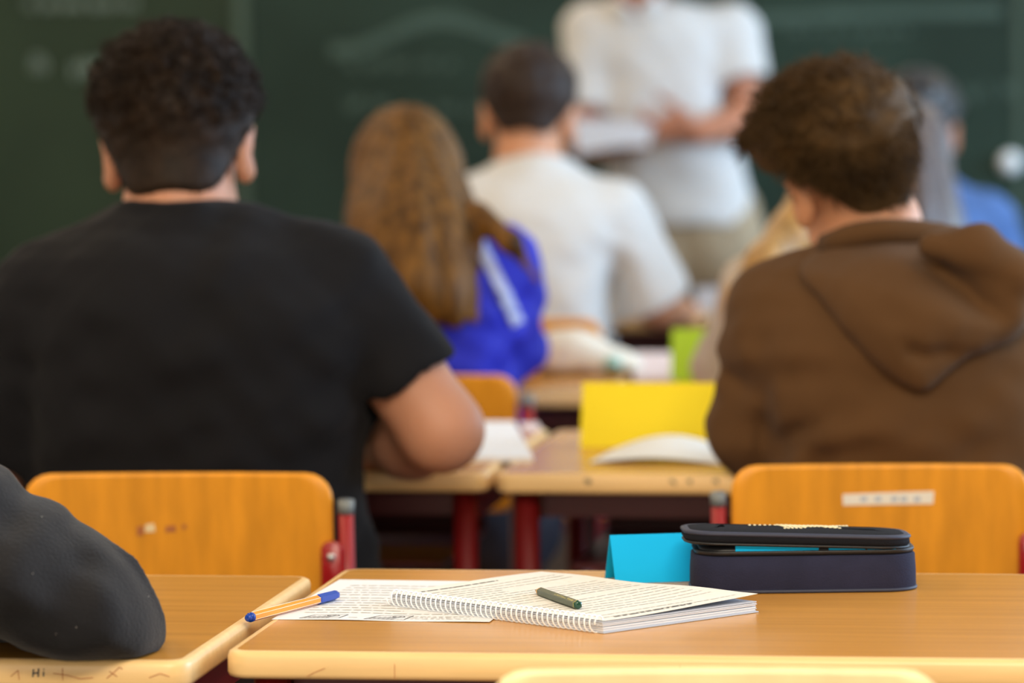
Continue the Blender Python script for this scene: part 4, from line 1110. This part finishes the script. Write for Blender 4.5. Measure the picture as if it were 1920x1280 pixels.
# resample the garment field and swell it inside the hood outline
def trilin(F, ax):
    g = [np.clip((a - F.lo[i]) / F.res, 0, F.n[i] - 1.001) for i, a in enumerate(ax)]
    i0 = [np.floor(k).astype(int) for k in g]; w = [(k - j).astype(f32) for k, j in zip(g, i0)]
    out = 0
    for a in (0, 1):
        for b in (0, 1):
            for c in (0, 1):
                ww = (w[0] if a else 1 - w[0])[:, None, None] * (w[1] if b else 1 - w[1])[None, :, None] * (w[2] if c else 1 - w[2])[None, None, :]
                out = out + F.F[np.ix_(i0[0] + a, i0[1] + b, i0[2] + c)] * ww
    return out
gp = q(1700, 560)
T0 = trilin(FH, G.ax)
# extend the distance beyond the clipped band by the height-field behind the back
sd = poly_sd(G.ax[0][:, None], G.ax[2][None, :], hw)[:, None, :]
Yg = G.ax[1][None, :, None]
inside = T0 < 0.0; first = np.argmax(inside, axis=1); has = inside.any(axis=1)
yb = np.where(has, G.ax[1][first], Y0 + .02).astype(f32)
for _ in range(10):     # relax the back surface so that the hood bridges the neck
    p_ = np.pad(yb, 1, mode='edge'); yb = (p_[:-2, 1:-1] + p_[2:, 1:-1] + p_[1:-1, :-2] + p_[1:-1, 2:] + 2 * yb) / 6
th = (.020 + .036 * np.clip(-sd / .075, 0, 1) ** .6)
zc = ((G.ax[2] - q(1700, 712).z) / (q(1700, 425).z - q(1700, 712).z))[None, None, :]
th = th + .018 * np.clip(zc, 0, 1) ** 2 * np.clip(-sd / .03, 0, 1)
D = np.maximum((yb[:, None, :] - th) - Yg, Yg - (yb[:, None, :] + .03))
G.F[:] = np.minimum(smax(D, sd + 0 * D, .009), FAR)
for a, b, am, w in (((1672, 626), (1700, 648), -.012, .010), ((1700, 646), (1790, 640), -.011, .010), ((1700, 470), (1760, 520), -.010, .014), ((1760, 520), (1850, 580), -.012, .014), ((1640, 470), (1760, 590), .007, .022), ((1790, 460), (1900, 520), .012, .022), ((1850, 470), (1920, 560), -.012, .012), ((1560, 540), (1690, 640), .005, .02), ((1780, 590), (1880, 590), .010, .018), ((1740, 650), (1850, 612), .006, .012), ((1830, 450), (1870, 500), -.010, .010)):
    G.fold(q(*a), q(*b), am, w)
for a, b, r0, r1 in (((1752, 462), (1838, 470), .020, .026), ((1838, 470), (1900, 520), .026, .024), ((1900, 520), (1898, 575), .024, .016), ((1860, 560), (1880, 605), .018, .012)):
    G.cone(q(*a, -.145), q(*b, -.15), r0, r1, k=.03)
G.fold(q(1715, 486), q(1845, 572), -.012, .012)
G.noise(.0015, .05, 9)
V, Q = G.mesh(); V = relax(V, Q, 2); mk('hood', V, Q, 'hoodie_brown', o2)
# rolled rim of the hood round the neck
rim = [q(1548, 462, -.02), q(1600, 440, -.05), q(1660, 432, -.06), q(1730, 436, -.05), q(1790, 446, -.02), q(1850, 462, 0)]
mb = MB(); mb.tube(bend(rim, .03), .016, 12); rimo = mb.obj('hood_rim', 'hoodie_brown', o2)
def fringe(d, x, y, z):
    d = smin(d, ell_d(x + .026, y - .084, z - .060, (.052, .032, .032)), .03)
    return smin(d, ell_d(x + .046, y - .058, z - .030, (.034, .032, .028)), .03)
V, Q = short_hair(hc, Rm, .955, .036, .002, nape=-.078, slope=1.42, lump=.004, lwl=.045, seed=8, front=.020, extra=fringe, zmax=.05)
N = vnormals(V, Q); zl = ((V - np.array(hc)) @ Rm)
fl = lambda p, n: np.cross(np.array(Rm[:, 2])[None] + 0 * n, n) * .5 + np.array((0, 0, -.75)) + .6 * np.array(Rm[:, 1])[None] * (((p - np.array(hc)) @ Rm)[:, 2:3] > .03)
ok_ = (zl[:, 2] > np.minimum(-.078 + 1.42 * (zl[:, 1] + .095), .05) + .028) & (zl[:, 1] < .10) & ~((zl[:, 0] > .055) & (zl[:, 2] < .045))
V_, N_ = V[ok_], N[ok_]
top_ = zl[ok_][:, 2] > .055
SV = strands(V_[~top_], N_[~top_], 3600, .028, .0010, 15, fl, curl=.003, freq=5, seg=4, lift=.12)
fl2 = lambda p, n: np.cross(np.array(Rm[:, 2])[None] + 0 * n, n) * .5 + np.array((-.5, 0, -.15)) + .5 * np.array(Rm[:, 1])[None]
SV = join(SV, strands(V_[top_], N_[top_], 2600, .034, .0012, 25, fl2, curl=.006, freq=4, seg=5, lift=.5))
V, Q = join((V, Q), SV); mk('hair', V, Q, 'hair_brown', b2)

# --- person in the blue top with long auburn hair
Y0 = 6.52; q = lambda x, y, dy=0: P(x, y, Y0 + dy)
Rm = rot(yaw=4, pitch=-14, roll=0); hc = q(760, 352, .12)
tor = [(425, 740, 920, .03, .07), (455, 690, 955, .02, .10), (510, 660, 985, 0, .12), (560, 655, 998, 0, .13), (620, 665, 1000, .01, .13), (680, 690, 978, .02, .13), (740, 695, 968, .02, .13), (850, 690, 975, .03, .14), (960, 700, 965, .04, .13)]
shL, elL, wrL = q(705, 480), q(640, 665, .03), q(760, 690, .36)
shR, elR, wrR = q(945, 492), q(962, 655, .03), q(900, 690, .36)
b3 = person('person with long straight auburn hair and a bright blue top with a pale sleeve stripe', hc, .96, Rm, q(800, 440, .06), shL, elL, wrL, shR, elR, wrR, (q(830, 900).x, Y0 + .02, .56), torso=tor, Y0=Y0, upper=.036, fore=.032, neck_r=.045, res=.008)
o3, F3 = garment(b3, 'blue_top', 'top_blue', tor, Y0, [(shL, elL, wrL, .05, .045, .036, .98), (shR, elR, wrR, .052, .046, .036, .98)], q(800, 440, .06), trap=.05, res=.008, noise=(.004, .09), ycut=Y0,
        folds=[(q(800, 590), q(900, 540), -.006, .02), (q(900, 690), q(930, 560), .006, .02), (q(860, 560), q(960, 660), -.005, .02)])
# stripe that follows the sleeve
def drape_strip(F, pts, w, m, name, parent, off=.006, ymin=None):
    """thin strip laid on the camera-facing surface of a garment field"""
    V = []; Fs = []; ok = []
    for i, p in enumerate(pts):
        d = (Vector(pts[min(i + 1, len(pts) - 1)]) - Vector(pts[max(i - 1, 0)])); d.y = 0; s = Vector((d.z, 0, -d.x)).normalized()
        for k in (-1, -.33, .33, 1):
            v = Vector(p) + s * (w / 2 * k); ix = int(round((v.x - F.lo[0]) / F.res)); iz = int(round((v.z - F.lo[2]) / F.res))
            ix = min(max(ix, 0), F.n[0] - 1); iz = min(max(iz, 0), F.n[2] - 1); col = F.F[ix, :, iz] < 0
            y = F.ax[1][np.argmax(col)] - F.res * .6 if col.any() else p.y
            V.append((v.x, y - off, v.z))
    n = len(pts)
    for i in range(n - 1):
        for k in range(3): a = i * 4 + k; Fs.append((a, a + 1, a + 5, a + 4))
    N_ = len(V); V = V + [(x, y + off * 2.5, z) for x, y, z in V]; Fs = Fs + [tuple(N_ + i for i in reversed(f)) for f in Fs]
    for i in range(n - 1):
        for k in (0, 3): a = i * 4 + k; b = a + 4; Fs.append((a, b, b + N_, a + N_) if k == 0 else (b, a, a + N_, b + N_))
    return mk(name, V, Fs, m, parent)
lp = lambda a, b, n=14: [Vector(a).lerp(Vector(b), i / n) for i in range(n + 1)]
drape_strip(F3, lp(q(897, 445), q(948, 545)), .018, 'stripe_pale', 'sleeve_stripe', o3)
drape_strip(F3, lp(q(945, 540), q(972, 602)), .020, 'stripe_pale', 'sleeve_stripe', o3)
hr = [(236, 735, 785, .10, .03), (250, 700, 820, .10, .07), (275, 684, 842, .09, .10), (310, 668, 862, .07, .115), (350, 656, 880, .03, .12), (400, 645, 900, -.02, .115), (460, 650, 905, -.06, .10), (520, 690, 900, -.105, .075), (560, 745, 896, -.125, .05), (585, 785, 884, -.135, .035), (600, 820, 876, -.14, .02)]
def long_hair(parent, rows, Y0, m, hc, Rm, s, res=.007, locks=(), seed=1, groove=.0025):
    pts = [P(r[1], r[0], Y0) for r in rows] + [P(r[2], r[0], Y0) for r in rows] + [p for l in locks for p in l[:2]]
    lo, hi = bounds(pts, .05); lo[1] = Y0 - .25; hi[1] = Y0 + .34
    F = Fld(lo, hi, res); sl, d, _ = profile_d(F, rows, Y0, 1.0, 2.0, .02); F.put(sl, d, .01)
    F.ell(hp(np.array(tuple(hc)), Rm, s, (0, -.014, .032)), (.088 * s, .108 * s, .101 * s), Rm, k=.03)
    for a, b, r0, r1 in locks: F.cone(a, b, r0, r1, k=.02)
    I, x, y, z = F.near(); c = np.array(tuple(hc)); an = np.arctan2(x - c[0], c[1] - y)
    F.F[I] += (groove * (np.sin(an * 26 + 1.5 * np.sin(z * 9) + seed) + .6 * np.sin(an * 47 + seed * 2 + 2 * np.sin(z * 7)))).astype(f32)
    # open the hair at the face
    fc = hp(c, Rm, s, (0, .095, -.035)); F.ell(fc, (.062, .07, .11), Rm, k=.01, sub=True)
    V, Q = F.mesh(); return mk('hair', V, Q, m, parent)
long_hair(b3, hr, Y0, 'hair_auburn', hc, Rm, .96, seed=2, locks=[(q(880, 545, -.10), q(893, 606, -.13), .012, .005), (q(700, 500, -.08), q(772, 570, -.12), .022, .010), (q(895, 400, -.06), q(960, 455, -.115), .018, .014), (q(960, 455, -.115), q(1008, 528, -.10), .014, .005)])

# --- person in the white T-shirt
Y0 = 7.95; q = lambda x, y, dy=0: P(x, y, Y0 + dy)
Rm = rot(yaw=-6, pitch=-12, roll=2); hc = q(992, 222, .08)
tor = [(315, 920, 1075, .03, .07), (340, 875, 1135, .02, .10), (385, 855, 1175, 0, .125), (450, 860, 1165, 0, .14), (530, 890, 1150, 0, .145), (600, 930, 1142, .01, .145), (660, 940, 1140, .02, .14), (780, 940, 1140, .04, .14)]
shL, elL, wrL = q(893, 405), q(850, 560, .04), q(960, 590, .4)
shR, elR, wrR = q(1150, 412), q(1226, 566, .03), q(1272, 588, .25)
b4 = person('person from behind in a white T-shirt with cropped dark hair, forearm on the desk', hc, 1.0, Rm, q(1000, 330, .04), shL, elL, wrL, shR, elR, wrR, (q(1040, 800).x, Y0 + .02, .56), torso=tor, Y0=Y0, upper=.044, fore=.038, neck_r=.055, res=.008, flare=36)
garment(b4, 't_shirt', 'tee_white', tor, Y0, [(shL, elL, None, .072, .066, 0, 1.0), (shR, elR, None, .074, .076, 0, 1.02)], q(1000, 330, .04), trap=.052, res=.008, noise=(.002, .1), collar=(q(998, 340, .03), q(995, 306, .04), .085, .07), ycut=Y0,
        folds=[(q(1150, 480), q(1150, 600), -.02, .018), (q(1120, 430), q(1180, 470), .006, .02), (q(1180, 430), q(1220, 560), .006, .02), (q(1010, 520), q(1120, 470), -.004, .03)])
V, Q = short_hair(hc, Rm, 1.0, .022, .006, nape=-.055, slope=.8, lump=.003, lwl=.03, seed=14, res=.005)
N = vnormals(V, Q); V, Q = join((V, Q), strands(V, N, 1500, .012, .001, 16, lambda p, n: np.tile((0, 0, .1), (len(p), 1)), seg=2, lift=.9)); mk('hair', V, Q, 'hair_dark_short', b4)

# --- teacher in white, facing the room
Y0 = 10.3; q = lambda x, y, dy=0: P(x, y, Y0 + dy)
Rm = rot(yaw=170, pitch=-16, roll=0); hc = q(1196, -92, -.04)
tor = [(2, 1150, 1255, 0, .07), (25, 1105, 1350, 0, .10), (70, 1092, 1372, 0, .115), (150, 1106, 1368, 0, .12), (230, 1125, 1374, 0, .12), (300, 1136, 1392, .01, .12), (360, 1142, 1407, .02, .122), (405, 1146, 1415, .03, .142), (422, 1150, 1416, .03, .146)]
# order: first arm is on the left of the photograph
sh1, el1, wr1 = q(1108, 60), q(1096, 268, -.06), q(1190, 262, -.26)
sh2, el2, wr2 = q(1372, 62), q(1402, 226, -.05), q(1306, 247, -.24)
b5 = person('person standing before the chalkboard in white polo shirt and beige trousers, holding papers', hc, .98, Rm, q(1194, 22, .0), sh1, el1, wr1, sh2, el2, wr2, tuple(q(1300, 478, .03)), yaw=176, torso=tor, Y0=Y0, upper=.044, fore=.038, neck_r=.058, res=.008, standing=True, skin='skin_tan', leg='trouser_beige',
            handL=((.75, .1, .1), (0, .3, 1), (.1, -1, .3), 30), handR=((-.9, .05, .05), (.1, .75, .6), (-.2, -.3, .9), 38))
garment(b5, 'polo_shirt', 'tee_white', tor, Y0, [(sh1, el1, None, .068, .062, 0, .70), (sh2, el2, None, .070, .074, 0, .56)], q(1200, 25, .0), trap=.052, res=.008, noise=(.0025, .11), folds=[(q(1160, 230), q(1200, 380), .006, .03), (q(1330, 130), q(1345, 230), -.006, .02), (q(1370, 260), q(1300, 300), -.006, .02)],
        extra=lambda F: (F.cone(q(1190, -34, -.105), q(1193, 16, -.11), .080, .034, k=.01, sub=True)))
V, Q = short_hair(hc, Rm, .98, .026, .010, nape=-.06, slope=.85, lump=.003, lwl=.03, seed=24, res=.006); mk('hair', V, Q, 'hair_dark_short', b5)
for pts in ([q(1140, 0, -.09), q(1168, 14, -.115), q(1186, 30, -.125)], [q(1236, -6, -.09), q(1218, 10, -.115), q(1200, 30, -.125)]):
    mb = MB(); mb.tube(pts, .012, 8); mb.obj('collar', 'tee_white', b5)
a_, b_, c_, d_ = q(1076, 224, -.30), q(1228, 236, -.34), q(1216, 274, -.38), q(1082, 290, -.36)
pap = sheet('paper_sheet', lambda s, t: (Vector(a_).lerp(Vector(b_), s)).lerp(Vector(d_).lerp(Vector(c_), s), t) + Vector((0, 0, .006 * math.sin(3 * s))), 8, 6, .001, 'paper_grey', base=tuple(a_)); tag(pap, 'greyish paper held at the waist of the standing person', 'paper')

# --- blonde person hidden by the hoodie
Y0 = 6.55; q = lambda x, y, dy=0: P(x, y, Y0 + dy)
Rm = rot(yaw=-18, pitch=-16, roll=10); hc = q(1592, 345, .12)
tor = [(470, 1500, 1640, .03, .07), (500, 1440, 1700, .02, .1), (560, 1400, 1730, 0, .12), (640, 1400, 1735, 0, .13), (760, 1410, 1725, .02, .13), (930, 1420, 1720, .04, .13)]
shL, elL, wrL = q(1415, 545), q(1352, 690, .03), q(1450, 694, .38)
shR, elR, wrR = q(1700, 545), q(1740, 690, .03), q(1650, 694, .38)
b6 = person('blonde person with hair over one shoulder and a beige sleeve, mostly hidden behind the hoodie', hc, .95, Rm, q(1556, 480, .06), shL, elL, wrL, shR, elR, wrR, (q(1570, 900).x, Y0 + .02, .56), torso=tor, Y0=Y0, upper=.034, fore=.030, neck_r=.048, res=.008)
garment(b6, 'jumper', 'beige_knit', tor, Y0, [(shL, elL, wrL, .05, .044, .036, .98), (shR, elR, wrR, .05, .044, .036, .98)], q(1556, 500, .06), trap=.042, res=.008)
hr = [(220, 1570, 1620, .10, .04), (240, 1535, 1650, .10, .08), (290, 1500, 1690, .07, .11), (350, 1490, 1700, .04, .115), (410, 1488, 1690, .0, .10), (440, 1500, 1640, .0, .06)]
long_hair(b6, hr, Y0, 'hair_blonde', hc, Rm, .95, seed=5, locks=[(q(1525, 380, -.02), q(1488, 440, -.05), .040, .036), (q(1488, 440, -.05), q(1440, 495, -.09), .036, .034), (q(1440, 495, -.09), q(1395, 560, -.10), .034, .026), (q(1395, 560, -.10), q(1368, 640, -.08), .026, .012)])
mb = MB(); mb.tube(bend([q(1476, 486, -.09), q(1500, 492, -.09), q(1530, 488, -.08), q(1570, 486, -.075)], .02), .004, 8); mb.obj('necklace', 'necklace_silver', b6)

# --- person with long dark hair on the right
Y0 = 7.95; q = lambda x, y, dy=0: P(x, y, Y0 + dy)
Rm = rot(yaw=2, pitch=-12); hc = q(1700, 312, .10)
tor = [(430, 1640, 1770, .03, .07), (455, 1600, 1800, .02, .1), (510, 1575, 1830, 0, .12), (600, 1575, 1830, .01, .13), (790, 1585, 1820, .04, .13)]
shL, elL, wrL = q(1605, 480), q(1560, 600, .04), q(1640, 608, .4)
shR, elR, wrR = q(1800, 480), q(1845, 600, .04), q(1760, 608, .4)
b7 = person('person with long dark hair shining grey in the window light, beside the hoodie', hc, .95, Rm, q(1702, 420, .05), shL, elL, wrL, shR, elR, wrR, (q(1702, 790).x, Y0 + .02, .56), torso=tor, Y0=Y0, upper=.034, fore=.030, neck_r=.046, res=.009)
garment(b7, 'dark_top', 'top_dark', tor, Y0, [(shL, elL, wrL, .048, .042, .034, .98), (shR, elR, wrR, .048, .042, .034, .98)], q(1702, 440, .05), trap=.042, res=.009)
hr = [(215, 1675, 1725, .08, .03), (225, 1655, 1745, .08, .06), (255, 1628, 1772, .06, .095), (310, 1608, 1786, .03, .115), (370, 1602, 1796, -.01, .115), (430, 1600, 1806, -.05, .10), (500, 1605, 1805, -.07, .07), (560, 1625, 1790, -.08, .04)]
long_hair(b7, hr, Y0, 'hair_dark_long', hc, Rm, .95, seed=9, res=.008)

# --- person in the denim shirt, far right
Y0 = 9.45; q = lambda x, y, dy=0: P(x, y, Y0 + dy)
Rm = rot(yaw=-22, pitch=-8); hc = q(1722, 252, .06)
tor = [(342, 1690, 1790, .03, .07), (362, 1650, 1830, .02, .1), (410, 1612, 1872, 0, .12), (480, 1605, 1885, 0, .13), (560, 1620, 1870, .02, .13), (690, 1625, 1865, .04, .13)]
shL, elL, wrL = q(1640, 405), q(1600, 520, .04), q(1680, 530, .38)
shR, elR, wrR = q(1852, 408), q(1906, 510, .04), q(1820, 530, .38)
b8 = person('person with short black hair and a blue denim shirt, farthest right by the chalkboard', hc, 1.0, Rm, q(1735, 345, .04), shL, elL, wrL, shR, elR, wrR, (q(1745, 690).x, Y0 + .02, .56), torso=tor, Y0=Y0, upper=.04, fore=.034, neck_r=.054, res=.009, skin='skin_tan')
garment(b8, 'denim_shirt', 'shirt_denim', tor, Y0, [(shL, elL, wrL, .055, .046, .036, .98), (shR, elR, wrR, .056, .047, .036, .98)], q(1735, 355, .04), trap=.05, res=.009, collar=(q(1735, 370, .04), q(1732, 330, .05), .075, .066))
V, Q = short_hair(hc, Rm, 1.0, .026, .014, nape=-.07, slope=.9, lump=.003, lwl=.03, seed=34, res=.006); mk('hair', V, Q, 'hair_black', b8)

_tri = sum(len(p.vertices) - 2 for o in SC.objects if o.type == 'MESH' for p in o.data.polygons)
print('triangles', _tri)
